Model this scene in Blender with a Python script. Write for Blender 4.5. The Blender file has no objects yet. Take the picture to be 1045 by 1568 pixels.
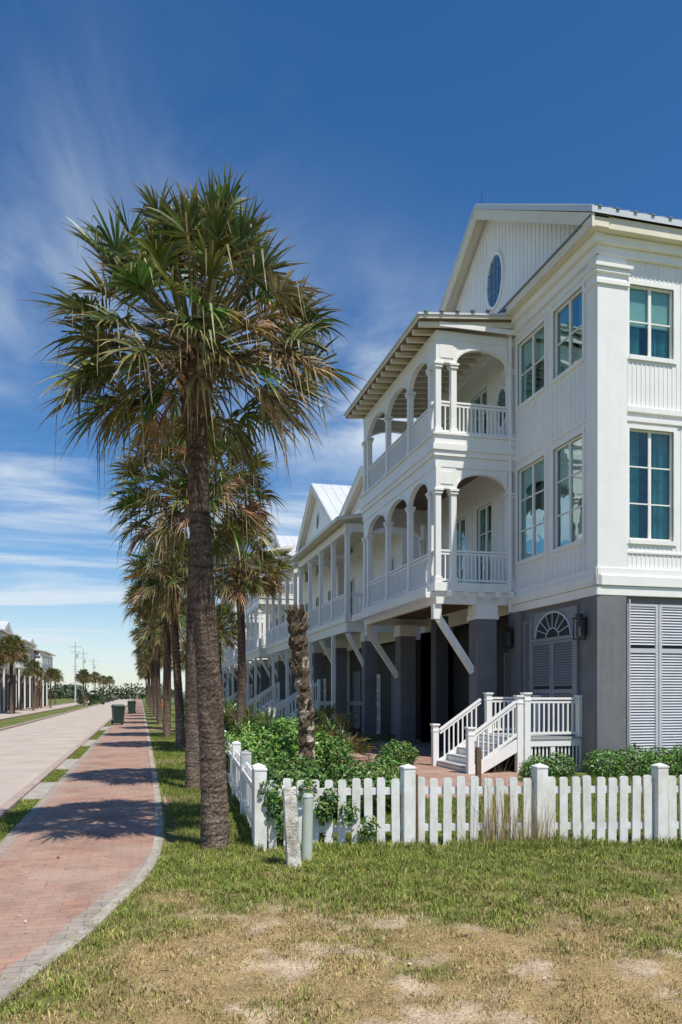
import bpy, math, random
import numpy as np
from mathutils import Vector, Matrix
random.seed(7); RNG=np.random.default_rng(7)
sc=bpy.context.scene
sc.view_settings.view_transform='Standard'; sc.view_settings.look='None'; sc.view_settings.exposure=0

# ------------------------------------------------------------ materials
def nmat(name):
    m=bpy.data.materials.new(name); m.use_nodes=True
    nt=m.node_tree; b=nt.nodes['Principled BSDF']; return m,nt,b
def N(nt,t,**k):
    n=nt.nodes.new(t)
    for a,v in k.items(): setattr(n,a,v)
    return n
def paint(name,c,rough=.5,var=.12,scale=3,bump=.15,bscale=60,spec=.4,dirt=None,grime=0):
    m,nt,b=nmat(name)
    tc=N(nt,'ShaderNodeTexCoord'); no=N(nt,'ShaderNodeTexNoise'); no.inputs['Scale'].default_value=scale; no.inputs['Detail'].default_value=8
    no.inputs['Roughness'].default_value=.65
    nt.links.new(tc.outputs['Object'],no.inputs['Vector'])
    r=N(nt,'ShaderNodeValToRGB'); d=dirt or [x*(1-var*2) for x in c]
    r.color_ramp.elements[0].position=.3; r.color_ramp.elements[0].color=(*d,1)
    r.color_ramp.elements[1].position=.62; r.color_ramp.elements[1].color=(*c,1)
    nt.links.new(no.outputs['Fac'],r.inputs[0]); out=r.outputs[0]
    if grime:
        mp=N(nt,'ShaderNodeMapping'); mp.inputs['Scale'].default_value=(5,5,.35); nt.links.new(tc.outputs['Object'],mp.inputs['Vector'])
        n3=N(nt,'ShaderNodeTexNoise'); n3.inputs['Scale'].default_value=1.4; n3.inputs['Detail'].default_value=7; nt.links.new(mp.outputs[0],n3.inputs['Vector'])
        m3=N(nt,'ShaderNodeMapRange'); m3.inputs[1].default_value=.5; m3.inputs[2].default_value=.8; m3.inputs[3].default_value=0; m3.inputs[4].default_value=grime
        nt.links.new(n3.outputs['Fac'],m3.inputs[0]); mx=N(nt,'ShaderNodeMixRGB'); nt.links.new(m3.outputs[0],mx.inputs[0]); nt.links.new(out,mx.inputs[1]); mx.inputs[2].default_value=(c[0]*.62,c[1]*.58,c[2]*.50,1); out=mx.outputs[0]
    nt.links.new(out,b.inputs['Base Color'])
    b.inputs['Roughness'].default_value=rough; b.inputs['Specular IOR Level'].default_value=spec
    n2=N(nt,'ShaderNodeTexNoise'); n2.inputs['Scale'].default_value=bscale; n2.inputs['Detail'].default_value=5
    nt.links.new(tc.outputs['Object'],n2.inputs['Vector'])
    bp=N(nt,'ShaderNodeBump'); bp.inputs['Strength'].default_value=bump; bp.inputs['Distance'].default_value=.02
    nt.links.new(n2.outputs['Fac'],bp.inputs['Height']); nt.links.new(bp.outputs[0],b.inputs['Normal'])
    return m
def attrmat(name,rough=.6,transl=.3,spec=.3,nscale=25,nvar=.35,bump=0):
    m,nt,b=nmat(name)
    at=N(nt,'ShaderNodeAttribute',attribute_name='Col')
    tc=N(nt,'ShaderNodeTexCoord'); no=N(nt,'ShaderNodeTexNoise'); no.inputs['Scale'].default_value=nscale; no.inputs['Detail'].default_value=6
    nt.links.new(tc.outputs['Object'],no.inputs['Vector'])
    mr=N(nt,'ShaderNodeMapRange'); mr.inputs[1].default_value=.3; mr.inputs[2].default_value=.7; mr.inputs[3].default_value=1-nvar; mr.inputs[4].default_value=1+nvar
    nt.links.new(no.outputs['Fac'],mr.inputs[0])
    mx=N(nt,'ShaderNodeVectorMath',operation='SCALE'); nt.links.new(at.outputs['Color'],mx.inputs[0]); nt.links.new(mr.outputs[0],mx.inputs['Scale'])
    nt.links.new(mx.outputs[0],b.inputs['Base Color']); b.inputs['Roughness'].default_value=rough; b.inputs['Specular IOR Level'].default_value=spec
    if bump:
        bp=N(nt,'ShaderNodeBump'); bp.inputs['Strength'].default_value=bump; bp.inputs['Distance'].default_value=.03
        nt.links.new(no.outputs['Fac'],bp.inputs['Height']); nt.links.new(bp.outputs[0],b.inputs['Normal'])
    if transl>0:
        tr=N(nt,'ShaderNodeBsdfTranslucent'); nt.links.new(mx.outputs[0],tr.inputs['Color'])
        mi=N(nt,'ShaderNodeMixShader'); mi.inputs[0].default_value=transl
        out=nt.nodes['Material Output']
        nt.links.new(b.outputs[0],mi.inputs[1]); nt.links.new(tr.outputs[0],mi.inputs[2]); nt.links.new(mi.outputs[0],out.inputs['Surface'])
    return m
M={}
M['white']=paint('white_siding_paint',(.86,.85,.82),.45,.04,1.3,.08,grime=.18)
M['trim']=paint('white_trim_paint',(.87,.855,.81),.42,.03,2,.05,grime=.12)
M['cream']=paint('cream_trim_paint',(.80,.73,.58),.5,.06,2,.05)
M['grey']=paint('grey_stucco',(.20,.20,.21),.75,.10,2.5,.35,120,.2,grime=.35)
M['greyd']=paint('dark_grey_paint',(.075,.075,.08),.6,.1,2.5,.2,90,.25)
M['louver']=paint('pale_grey_shutter_paint',(.56,.56,.59),.5,.06,4,.05)
M['louverg']=paint('grey_shutter_paint',(.26,.265,.29),.5,.06,4,.05)
M['fence']=paint('white_fence_paint',(.85,.85,.83),.55,.06,5,.2,80,dirt=(.66,.63,.55),grime=.4)
M['peel']=paint('peeling_paint_wood',(.78,.75,.66),.8,.4,9,.6,50,dirt=(.22,.17,.11))
M['pvc']=paint('grey_green_plastic',(.50,.55,.47),.45,.08,6,.1)
M['black']=paint('black_metal',(.02,.02,.022),.4,.1)
M['roof']=paint('white_metal_roof',(.62,.64,.66),.35,.05,1,.05,spec=.6)
M['roofd']=paint('roof_edge_metal',(.20,.20,.20),.5,.1)
M['wood']=paint('weathered_brown_wood',(.20,.12,.07),.8,.2,8,.5)
M['porchshade']=paint('porch_bounce_shade_brown',(.20,.13,.08),.7,.15,3,.2)  # brown colour paints in the dim bounced light on porch ceilings and soffits
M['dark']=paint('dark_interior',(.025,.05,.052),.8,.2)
M['curtain']=paint('teal_curtain',(.20,.44,.43),.8,.2,4,.1)
M['shade']=paint('pale_window_shade',(.50,.60,.56),.8,.1,4,.1)
M['bin']=paint('dark_green_plastic',(.02,.045,.035),.5,.1)
M['concrete']=paint('pale_concrete',(.46,.42,.37),.9,.14,5,.4,70,.2,dirt=(.27,.23,.19))
M['kerb']=paint('pinkish_kerb',(.45,.35,.31),.9,.14,3,.4,70,.2)
M['step']=paint('grey_deck_paint',(.42,.42,.42),.6,.1,4,.1)
M['orange']=paint('orange_plastic',(.8,.2,.03),.5,.1)
M['leaf']=attrmat('shrub_leaf',.45,0,.5,20,.3)
M['palm']=attrmat('palm_frond',.42,.2,.5,8,.3)
M['grass']=attrmat('grass_blade',.6,0,.2,4,.25)
M['lawn']=attrmat('lawn_soil',.95,0,.1,55,.35,.6)
M['bark']=attrmat('palm_bark',.9,0,.15,38,.5,.9)

def glassmat():
    m,nt,b=nmat('window_glass'); nt.nodes.remove(b)
    out=nt.nodes['Material Output']; g=N(nt,'ShaderNodeBsdfGlossy'); g.inputs['Roughness'].default_value=.015; g.inputs['Color'].default_value=(.72,.92,.9,1)
    t=N(nt,'ShaderNodeBsdfTransparent'); t.inputs['Color'].default_value=(.70,.90,.86,1)
    lw=N(nt,'ShaderNodeLayerWeight'); lw.inputs['Blend'].default_value=.35
    mr=N(nt,'ShaderNodeMapRange'); mr.inputs[3].default_value=.10; mr.inputs[4].default_value=.5
    nt.links.new(lw.outputs['Fresnel'],mr.inputs[0])
    tc=N(nt,'ShaderNodeTexCoord'); no=N(nt,'ShaderNodeTexNoise'); no.inputs['Scale'].default_value=1.5
    nt.links.new(tc.outputs['Object'],no.inputs['Vector']); bp=N(nt,'ShaderNodeBump'); bp.inputs['Strength'].default_value=.08; bp.inputs['Distance'].default_value=.1
    nt.links.new(no.outputs['Fac'],bp.inputs['Height']); nt.links.new(bp.outputs[0],g.inputs['Normal'])
    mi=N(nt,'ShaderNodeMixShader'); nt.links.new(mr.outputs[0],mi.inputs[0]); nt.links.new(t.outputs[0],mi.inputs[1]); nt.links.new(g.outputs[0],mi.inputs[2])
    nt.links.new(mi.outputs[0],out.inputs['Surface']); return m
M['glass']=glassmat()

def brickmat(name,c1,c2,mort,bw=.2,rh=.1):
    m,nt,b=nmat(name)
    tc=N(nt,'ShaderNodeTexCoord'); br=N(nt,'ShaderNodeTexBrick'); nt.links.new(tc.outputs['Object'],br.inputs['Vector'])
    br.inputs['Scale'].default_value=1; br.inputs['Brick Width'].default_value=bw; br.inputs['Row Height'].default_value=rh
    br.inputs['Mortar Size'].default_value=.006; br.inputs['Color1'].default_value=(*c1,1); br.inputs['Color2'].default_value=(*c2,1); br.inputs['Mortar'].default_value=(*mort,1)
    br.inputs['Mortar Smooth'].default_value=.3
    no=N(nt,'ShaderNodeTexNoise'); no.inputs['Scale'].default_value=1.6; no.inputs['Detail'].default_value=9; no.inputs['Roughness'].default_value=.7
    nt.links.new(tc.outputs['Object'],no.inputs['Vector'])
    r=N(nt,'ShaderNodeValToRGB'); r.color_ramp.elements[0].position=.35; r.color_ramp.elements[0].color=(.68,.66,.64,1); r.color_ramp.elements[1].position=.65; r.color_ramp.elements[1].color=(1.12,1.1,1.05,1)
    nt.links.new(no.outputs['Fac'],r.inputs[0])
    mx=N(nt,'ShaderNodeMixRGB',blend_type='MULTIPLY'); mx.inputs[0].default_value=1; nt.links.new(br.outputs['Color'],mx.inputs[1]); nt.links.new(r.outputs[0],mx.inputs[2])
    n3=N(nt,'ShaderNodeTexNoise'); n3.inputs['Scale'].default_value=.9; n3.inputs['Detail'].default_value=10; n3.inputs['Roughness'].default_value=.78
    nt.links.new(tc.outputs['Object'],n3.inputs['Vector'])
    r3=N(nt,'ShaderNodeMapRange'); r3.inputs[1].default_value=.4; r3.inputs[2].default_value=.7; r3.inputs[3].default_value=.1; r3.inputs[4].default_value=.75
    nt.links.new(n3.outputs['Fac'],r3.inputs[0])
    m2=N(nt,'ShaderNodeMixRGB'); nt.links.new(r3.outputs[0],m2.inputs[0]); nt.links.new(mx.outputs[0],m2.inputs[1]); m2.inputs[2].default_value=(.43,.34,.28,1)
    nt.links.new(m2.outputs[0],b.inputs['Base Color']); b.inputs['Roughness'].default_value=.9; b.inputs['Specular IOR Level'].default_value=.15
    bp=N(nt,'ShaderNodeBump'); bp.inputs['Strength'].default_value=.6; bp.inputs['Distance'].default_value=.008; bp.invert=True
    nt.links.new(br.outputs['Fac'],bp.inputs['Height']); nt.links.new(bp.outputs[0],b.inputs['Normal'])
    return m
M['brick']=brickmat('red_paver_brick',(.43,.235,.175),(.34,.19,.145),(.24,.18,.14))
M['brickg']=brickmat('grey_paver_brick',(.36,.32,.29),(.30,.27,.245),(.2,.17,.15))

def groundmat():
    m,nt,b=nmat('coastal_grass_ground'); tc=N(nt,'ShaderNodeTexCoord')
    n1=N(nt,'ShaderNodeTexNoise'); n1.inputs['Scale'].default_value=.5; n1.inputs['Detail'].default_value=9; n1.inputs['Roughness'].default_value=.7
    nt.links.new(tc.outputs['Object'],n1.inputs['Vector'])
    r=N(nt,'ShaderNodeValToRGB'); e=r.color_ramp.elements; e[0].position=.35; e[0].color=(.085,.13,.03,1); e[1].position=.7; e[1].color=(.23,.21,.09,1)
    nt.links.new(n1.outputs['Fac'],r.inputs[0])
    n2=N(nt,'ShaderNodeTexNoise'); n2.inputs['Scale'].default_value=30; n2.inputs['Detail'].default_value=4
    nt.links.new(tc.outputs['Object'],n2.inputs['Vector'])
    mr=N(nt,'ShaderNodeMapRange'); mr.inputs[1].default_value=.3; mr.inputs[2].default_value=.7; mr.inputs[3].default_value=.55; mr.inputs[4].default_value=1.35
    nt.links.new(n2.outputs['Fac'],mr.inputs[0])
    v=N(nt,'ShaderNodeVectorMath',operation='SCALE'); nt.links.new(r.outputs[0],v.inputs[0]); nt.links.new(mr.outputs[0],v.inputs['Scale'])
    nt.links.new(v.outputs[0],b.inputs['Base Color']); b.inputs['Roughness'].default_value=1; b.inputs['Specular IOR Level'].default_value=.05
    return m
M['ground']=groundmat()
M['road']=paint('road_concrete',(.50,.43,.37),.9,.11,.8,.4,60,.15)

# ------------------------------------------------------------ mesh helpers
def empty(name,loc=(0,0,0),rz=0,s=1):
    e=bpy.data.objects.new(name,None); sc.collection.objects.link(e); e.location=loc; e.rotation_euler=(0,0,rz); e.scale=(s,s,s); e.empty_display_size=.3; return e
def obj_from_mesh(name,me,parent=None):
    o=bpy.data.objects.new(name,me); sc.collection.objects.link(o)
    if parent: o.parent=parent
    return o
def mesh(name,v,f,mat,col=None,smooth=False):
    me=bpy.data.meshes.new(name); me.from_pydata([tuple(x) for x in v],[],f); me.materials.append(mat)
    if col is not None:
        a=me.color_attributes.new('Col','FLOAT_COLOR','POINT')
        c=np.ones((len(v),4),dtype=np.float32); c[:,:3]=np.array(col,dtype=np.float32); a.data.foreach_set('color',c.ravel())
    if smooth: me.polygons.foreach_set('use_smooth',[True]*len(me.polygons))
    me.update(); return me
class Fr:
    def __init__(s,o,u,n): s.o=Vector(o); s.u=Vector(u); s.n=Vector(n); s.z=Vector((0,0,1))
    def p(s,u,v,n): return s.o+s.u*u+s.z*v+s.n*n
W0=Fr((0,0,0),(1,0,0),(0,1,0))
class MB:
    def __init__(s): s.v=[]; s.f=[]
    def hexa(s,P):
        b=len(s.v); s.v+=P
        for q in ((0,1,2,3),(7,6,5,4),(0,4,5,1),(1,5,6,2),(2,6,7,3),(3,7,4,0)): s.f.append(tuple(b+i for i in q))
    def box(s,F,u0,u1,v0,v1,n0,n1):
        s.hexa([F.p(u0,v0,n0),F.p(u1,v0,n0),F.p(u1,v1,n0),F.p(u0,v1,n0),F.p(u0,v0,n1),F.p(u1,v0,n1),F.p(u1,v1,n1),F.p(u0,v1,n1)])
    def b(s,x0,x1,y0,y1,z0,z1): s.box(W0,x0,x1,z0,z1,y0,y1)
    def poly(s,P):
        b=len(s.v); s.v+=list(P); s.f.append(tuple(range(b,b+len(P))))
    def beam(s,a,c,w,h,side=None):
        a=Vector(a); c=Vector(c); d=(c-a).normalized()
        sd=Vector(side) if side else d.cross(Vector((0,0,1)))
        if sd.length<1e-4: sd=Vector((1,0,0))
        sd.normalize(); up=sd.cross(d).normalized(); sd=sd*w/2; up=up*h/2
        s.hexa([a-sd-up,a+sd-up,a+sd+up,a-sd+up,c-sd-up,c+sd-up,c+sd+up,c-sd+up])
    def prism(s,F,pts,n0,n1):
        b=len(s.v); k=len(pts)
        s.v+=[F.p(u,v,n0) for u,v in pts]+[F.p(u,v,n1) for u,v in pts]
        s.f.append(tuple(b+i for i in range(k))); s.f.append(tuple(b+k+i for i in reversed(range(k))))
        for i in range(k):
            j=(i+1)%k; s.f.append((b+i,b+j,b+k+j,b+k+i))
    def cyl(s,a,c,r0,r1,n=12):
        a=Vector(a); c=Vector(c); d=(c-a).normalized(); t=d.orthogonal().normalized(); w=d.cross(t); b=len(s.v)
        for P,r in ((a,r0),(c,r1)):
            for i in range(n):
                th=2*math.pi*i/n; s.v.append(P+t*math.cos(th)*r+w*math.sin(th)*r)
        for i in range(n):
            j=(i+1)%n; s.f.append((b+i,b+j,b+n+j,b+n+i))
        s.f.append(tuple(b+i for i in reversed(range(n)))); s.f.append(tuple(b+n+i for i in range(n)))
    def done(s,name,mat,parent=None,bevel=0,smooth=False):
        if not s.v: return None
        me=mesh(name,s.v,s.f,M[mat],smooth=smooth); o=obj_from_mesh(name,me,parent)
        if bevel:
            m=o.modifiers.new('bevel','BEVEL'); m.width=bevel; m.segments=2; m.limit_method='ANGLE'
        return o

class House:
    def __init__(s,name,loc=(0,0,0),rz=0): s.e=empty(name,loc,rz); s.p={}
    def g(s,part,mat):
        k=(part,mat)
        if k not in s.p: s.p[k]=MB()
        return s.p[k]
    def done(s,bev={}):
        for (part,mat),mb in s.p.items(): mb.done(part,mat,s.e,bev.get(part,0))
    def wall(s,F,u0,u1,v0,v1,ops,mat='white',part='walls',battens=0,depth=.1):
        mb=s.g(part,mat)
        us=sorted({u0,u1,*[o[0] for o in ops],*[o[1] for o in ops]}); vs=sorted({v0,v1,*[o[2] for o in ops],*[o[3] for o in ops]})
        for i in range(len(us)-1):
            for j in range(len(vs)-1):
                cu=(us[i]+us[i+1])/2; cv=(vs[j]+vs[j+1])/2
                if any(o[0]<cu<o[1] and o[2]<cv<o[3] for o in ops): continue
                mb.poly([F.p(us[i],vs[j],0),F.p(us[i+1],vs[j],0),F.p(us[i+1],vs[j+1],0),F.p(us[i],vs[j+1],0)])
        for a,b,c,d in [o[:4] for o in ops]:
            for (p,q) in (((a,c),(b,c)),((b,c),(b,d)),((b,d),(a,d)),((a,d),(a,c))):
                mb.poly([F.p(p[0],p[1],0),F.p(q[0],q[1],0),F.p(q[0],q[1],-depth),F.p(p[0],p[1],-depth)])
        if battens:
            bb=s.g('battens',mat); u=u0+battens/2
            while u<u1:
                segs=[(v0,v1)]
                for o in ops:
                    if o[0]-.14<u<o[1]+.14:
                        ns=[]
                        for a,b in segs:
                            lo,hi=o[2]-.14,o[3]+.14
                            if hi<=a or lo>=b: ns.append((a,b)); continue
                            if lo>a: ns.append((a,lo))
                            if hi<b: ns.append((hi,b))
                        segs=ns
                for a,b in segs: bb.box(F,u-.012,u+.012,a,b,-.002,.012)
                u+=battens
    def window(s,F,u0,u1,v0,v1,cols=2,rows=3,casing=.09,curt=True,shade=0):
        t=s.g('window_frames','trim'); c=casing
        t.box(F,u0-c,u0,v0-c,v1+c,-.02,.03); t.box(F,u1,u1+c,v0-c,v1+c,-.02,.03)
        t.box(F,u0,u1,v1,v1+c,-.02,.033); t.box(F,u0,u1,v0-c,v0,-.02,.05)
        n0,n1=-.09,-.05; w=.035
        t.box(F,u0,u0+w,v0,v1,n0,n1); t.box(F,u1-w,u1,v0,v1,n0,n1); t.box(F,u0+w,u1-w,v1-w,v1,n0,n1+.002); t.box(F,u0+w,u1-w,v0,v0+w*1.5,n0,n1+.002)
        for i in range(1,cols):
            u=u0+(u1-u0)*i/cols; ww=.035 if i*2==cols else .014
            t.box(F,u-ww,u+ww,v0+w,v1-w,n0+.003,n1+.006)
        for j in range(1,rows):
            v=v0+(v1-v0)*j/rows; t.box(F,u0+w,u1-w,v-.014,v+.014,n0+.001,n1-.004)
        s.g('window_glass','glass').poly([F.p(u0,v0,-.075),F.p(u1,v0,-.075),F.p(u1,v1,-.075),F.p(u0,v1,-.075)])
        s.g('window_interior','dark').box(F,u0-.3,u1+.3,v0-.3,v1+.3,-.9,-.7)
        if curt:
            cb=s.g('curtains','curtain'); wdt=(u1-u0)*.36; R=random.Random(int(u0*100+v0*37))
            for (a,b) in ((u0-.02,u0+wdt*R.uniform(.8,1.1)),(u1-wdt*R.uniform(.9,1.25),u1+.02)):
                n=16; offs=[R.uniform(-.02,.02) for _ in range(n+1)]
                for k in range(n):
                    ua=a+(b-a)*k/n; ub=a+(b-a)*(k+1)/n; na=-.17-.05*(k%2)+offs[k]; nb=-.17-.05*((k+1)%2)+offs[k+1]
                    cb.poly([F.p(ua,v0-.05,na),F.p(ub,v0-.05,nb),F.p(ub,v1+.05,nb),F.p(ua,v1+.05,na)])
        if shade>0:
            s.g('window_shades','shade').box(F,u0,u1,v1-(v1-v0)*shade,v1+.04,-.13,-.12)
    def louver(s,F,u0,u1,v0,v1,n,mat='louver',mids=(),pitch=.06,back='dark'):
        L=s.g('shutters',mat); w=.07
        L.box(F,u0,u0+w,v0,v1,n,n+.045); L.box(F,u1-w,u1,v0,v1,n,n+.045)
        edges=[v0]+list(mids)+[v1]
        for v in edges:
            a=max(v0,v-w*.7); b=min(v1,v+w*.7)
            L.box(F,u0+w,u1-w,a,b,n,n+.042)
        v=v0+w*.8
        while v<v1-w*.8:
            if not any(abs(v-m)<w for m in mids):
                L.poly([F.p(u0+w,v,n+.035),F.p(u1-w,v,n+.035),F.p(u1-w,v+pitch*.85,n+.006),F.p(u0+w,v+pitch*.85,n+.006)])
            v+=pitch
        s.g('shutter_backs',back).box(F,u0+.01,u1-.01,v0+.01,v1-.01,n-.03,n-.004)
    def rail(s,a,b,h=.85,base=.08,sp=.105,part='railings',mat='trim',w=.032):
        a=Vector(a); b=Vector(b); mb=s.g(part,mat); L=(Vector((b.x,b.y,0))-Vector((a.x,a.y,0))).length; n=max(2,int(L/sp))
        z=Vector((0,0,1))
        mb.beam(a+z*h,b+z*h,.075,.05); mb.beam(a+z*(h-.075),b+z*(h-.075),.04,.05); mb.beam(a+z*base,b+z*base,.05,.055)
        for i in range(1,n):
            P=a.lerp(b,i/n); mb.b(P.x-w/2,P.x+w/2,P.y-w/2,P.y+w/2,P.z+base+.02,P.z+h-.09)
    def post(s,x,y,z0,z1,w=.15,cap=True,part='posts',mat='trim'):
        mb=s.g(part,mat); mb.b(x-w/2,x+w/2,y-w/2,y+w/2,z0,z1)
        if cap:
            mb.b(x-w/2-.03,x+w/2+.03,y-w/2-.03,y+w/2+.03,z1-.13,z1-.07); mb.b(x-w/2-.05,x+w/2+.05,y-w/2-.05,y+w/2+.05,z1-.06,z1+.002)
            mb.b(x-w/2-.025,x+w/2+.025,y-w/2-.025,y+w/2+.025,z0,z0+.14)
    def arch(s,F,u0,u1,vs,vt,n0,n1,rise,mat='trim'):
        mb=s.g('arches',mat); n=20; um=(u0+u1)/2; hw=(u1-u0)/2
        f=lambda u: vs+rise*math.sqrt(max(0,1-((u-um)/hw)**2))
        for i in range(n):
            a=um-hw*math.cos(math.pi*i/n); b=um-hw*math.cos(math.pi*(i+1)/n)
            P=[(a,f(a)),(b,f(b)),(b,vt),(a,vt)]
            k=len(mb.v)
            mb.v+=[F.p(p[0],p[1],n0) for p in P]+[F.p(p[0],p[1],n1) for p in P]
            mb.f+=[(k,k+1,k+2,k+3),(k+4,k+5,k+6,k+7),(k,k+1,k+5,k+4)]
            e=.07
            P=[(a,f(a)),(b,f(b)),(b,min(vt,f(b)+e)),(a,min(vt,f(a)+e))]; k=len(mb.v); o=n1+.02
            mb.v+=[F.p(p[0],p[1],n1) for p in P]+[F.p(p[0],p[1],o) for p in P]
            mb.f+=[(k+4,k+5,k+6,k+7),(k,k+1,k+5,k+4),(k+3,k+2,k+6,k+7)]
    def oval(s,F,uc,vc,ru,rv):
        t=s.g('oval_window_frames','trim'); n=36
        for i in range(n):
            a=2*math.pi*i/n; b=2*math.pi*(i+1)/n
            P=[(uc+(ru+r)*math.cos(x),vc+(rv+r)*math.sin(x)) for x,r in ((a,0),(b,0),(b,.09),(a,.09))]
            t.hexa([F.p(*p,-.01) for p in P]+[F.p(*p,.05) for p in P])
        s.g('oval_panes','dark').poly([F.p(uc+ru*math.cos(2*math.pi*i/n),vc+rv*math.sin(2*math.pi*i/n),.006) for i in range(n)])
        s.g('window_glass','glass').poly([F.p(uc+ru*math.cos(2*math.pi*i/n),vc+rv*math.sin(2*math.pi*i/n),.02) for i in range(n)])
        g=s.g('oval_muntins','louverg')
        for k in (-1,0,1):
            u=uc+k*ru*.45; h=rv*math.sqrt(1-(k*.45)**2); g.box(F,u-.01,u+.01,vc-h,vc+h,.022,.034)
            v=vc+k*rv*.45; h=ru*math.sqrt(1-(k*.45)**2); g.box(F,uc-h,uc+h,v-.01,v+.01,.023,.033)
    def gable_roof(s,y0,y1,ze,za,x0,x1,mat='roof',ribs=.45,th=.13):
        ym=(y0+y1)/2; mb=s.g('roof',mat); rb=s.g('roof_seams',mat)
        for (ya) in (y0,y1):
            A=[Vector((x0,ya,ze)),Vector((x1,ya,ze)),Vector((x1,ym,za)),Vector((x0,ym,za))]; up=Vector((0,0,th))
            mb.hexa(A+[a+up for a in A])
            x=x0+.05
            while x<x1:
                rb.beam((x,ya,ze+th+.012),(x,ym,za+th+.012),.022,.03,side=(1,0,0)); x+=ribs
        rk=s.g('rake_boards','cream')
        for ya in (y0,y1):
            A=[Vector((x0+.02,ya+(.03 if ya<ym else -.03),ze-.28)),Vector((x0+.02,ym,za-.28)),Vector((x0+.02,ym,za-.003)),Vector((x0+.02,ya+(.03 if ya<ym else -.03),ze-.003))]
            rk.hexa(A+[a+Vector((.06,0,0)) for a in A])
            rk.poly([Vector((x0+.081,ya,ze-.03)),Vector((x0+.081,ym,za-.03)),Vector((x0+.5,ym,za-.03)),Vector((x0+.5,ya,ze-.03))])

# ------------------------------------------------------------ HOUSE 1
X0=9.4; YS=14.73; YE=25.6; PX=7.31; P0=18.68; P1=25.2; XB=22
H=House('white_beach_house')
F=Fr((X0,0,0),(0,1,0),(-1,0,0)); S=Fr((0,YS,0),(1,0,0),(0,-1,0))
ops=[(15.32,16.58,5.07,7.42),(16.98,18.38,5.07,7.42),(15.32,16.58,9.05,10.65),(16.98,18.38,9.05,10.65)]
pops=[(19.9,20.9,4.72,7.0),(21.7,22.9,4.72,7.0),(23.6,24.7,4.72,7.0),(20.2,21.3,8.4,10.3),(22.6,23.9,8.4,10.3)]
H.wall(F,YS,YE,3.78,11.6,ops+pops,battens=.2)
for o in ops[:2]: H.window(F,*o,2,3)
for o in ops[2:]: H.window(F,*o,2,2)
for o in pops: H.window(F,*o,2,3)
H.oval(F,19.25,9.35,.3,.5)
sops=[]
for x in (10.13,12.3,14.5,17,19.3):
    sops+=[(x,x+1.1,5.0,7.38),(x,x+1.1,8.95,10.47)]
H.wall(S,X0,XB,3.78,11.6,sops,battens=.11)
for i,o in enumerate(sops): H.window(S,*o,2,3 if i%2==0 else 2,shade=.0 if i%2==0 else .55)
w=H.g('walls','white'); w.poly([(XB,YS,0),(XB,YE,0),(XB,YE,11.6),(XB,YS,11.6)]); w.poly([(X0,YE,0),(XB,YE,0),(XB,YE,11.6),(X0,YE,11.6)])
AY=(14.3+26.0)/2; AZ=15.15
gm=H.g('gable_wall','white'); gm.poly([(X0,YS,11.6),(X0,YE,11.6),(X0,AY,AZ-.15)]); gm.poly([(XB,YS,11.6),(XB,YE,11.6),(XB,AY,AZ-.15)])
bb=H.g('battens','white'); y=YS+.15
while y<YE:
    h=11.6+(AZ-.3-11.6)*(1-abs(y-AY)/(AY-YS))
    if h>11.75: 
        if abs(y-19.7)<.56:
            d=.75*math.sqrt(max(0,1-((y-19.7)/.56)**2)); bb.box(F,y-.012,y+.012,11.6,12.97-d,-.002,.012)
            if h>12.97+d: bb.box(F,y-.012,y+.012,12.97+d,h,-.002,.012)
        else: bb.box(F,y-.012,y+.012,11.6,h,-.002,.012)
    y+=.2
H.oval(F,19.7,12.97,.46,.68)
H.gable_roof(14.3,26.0,11.6,AZ,8.98,XB+.4,mat='roof',ribs=.42)
H.g('lightning_rod','black').cyl((9.2,AY,AZ+.1),(9.2,AY,AZ+.55),.012,.006,6)
t=H.g('cornice','trim')
t.box(F,YS-.1,YE,10.98,11.18,0,.08); t.box(F,YS-.2,YE,11.18,11.36,-.01,.18); 
H.g('cornice_crown','cream').box(F,YS-.38,YE,11.36,11.55,-.01,.38)
H.g('cornice_cap','roofd').box(F,YS-.36,YE,11.553,11.6,-.01,.41)
t.box(S,X0-.083,XB,10.98,11.17,0,.085); t.box(S,X0-.183,XB,11.17,11.35,-.01,.185); H.g('cornice_crown','cream').box(S,X0-.36,XB,11.352,11.59,-.01,.36)
for i in range(28): H.g('cornice_cap','roofd').b(9.12+i*.42,9.2+i*.42,14.27,14.33,11.72,11.75)
t=H.g('corner_pilaster','white'); t.b(X0-.06,X0+.66,YS-.06,YS+.36,4.36,10.98)
c=H.g('pilaster_capital','trim')
for a,b,e in ((10.36,10.46,.04),(10.60,10.70,.05),(10.70,10.78,.09)): c.b(X0-.06-e,X0+.66+e,YS-.06-e,YS+.36+e,a,b)
for Fm,a,b in ((F,YS-.1,P0),(S,X0-.1,XB)):
    c.box(Fm,a,b,3.78,3.98,-.01,.09); c.box(Fm,a-.03,b,3.985,4.2,-.01,.13); c.box(Fm,a,b,4.2,4.37,-.01,.08)
c.box(S,X0+.66,XB,7.52,7.62,-.01,.05);c.box(S,X0+.66,XB,7.72,7.85,-.01,.06); c.box(S,X0+.66,XB,4.70,4.76,-.01,.03)
c.box(F,YS+.36,P0,7.62,7.70,-.01,.03); c.box(F,YS+.36,P0,10.80,10.88,-.01,.03)
g=H.g('ground_floor_walls','grey')
g.poly([(X0+.02,YS,0),(X0+.02,P0+.1,0),(X0+.02,P0+.1,3.78),(X0+.02,YS,3.78)]); g.poly([(X0,YS+.02,0),(XB,YS+.02,0),(XB,YS+.02,3.78),(X0,YS+.02,3.78)])
g.poly([(X0,YE,0),(XB,YE,0),(XB,YE,3.8),(X0,YE,3.8)])
g.b(X0-.08,X0+.62,YS-.08,YS+.5,0,3.775); g.box(F,18.05,P0+.05,0,3.776,-.05,.1)
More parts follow.
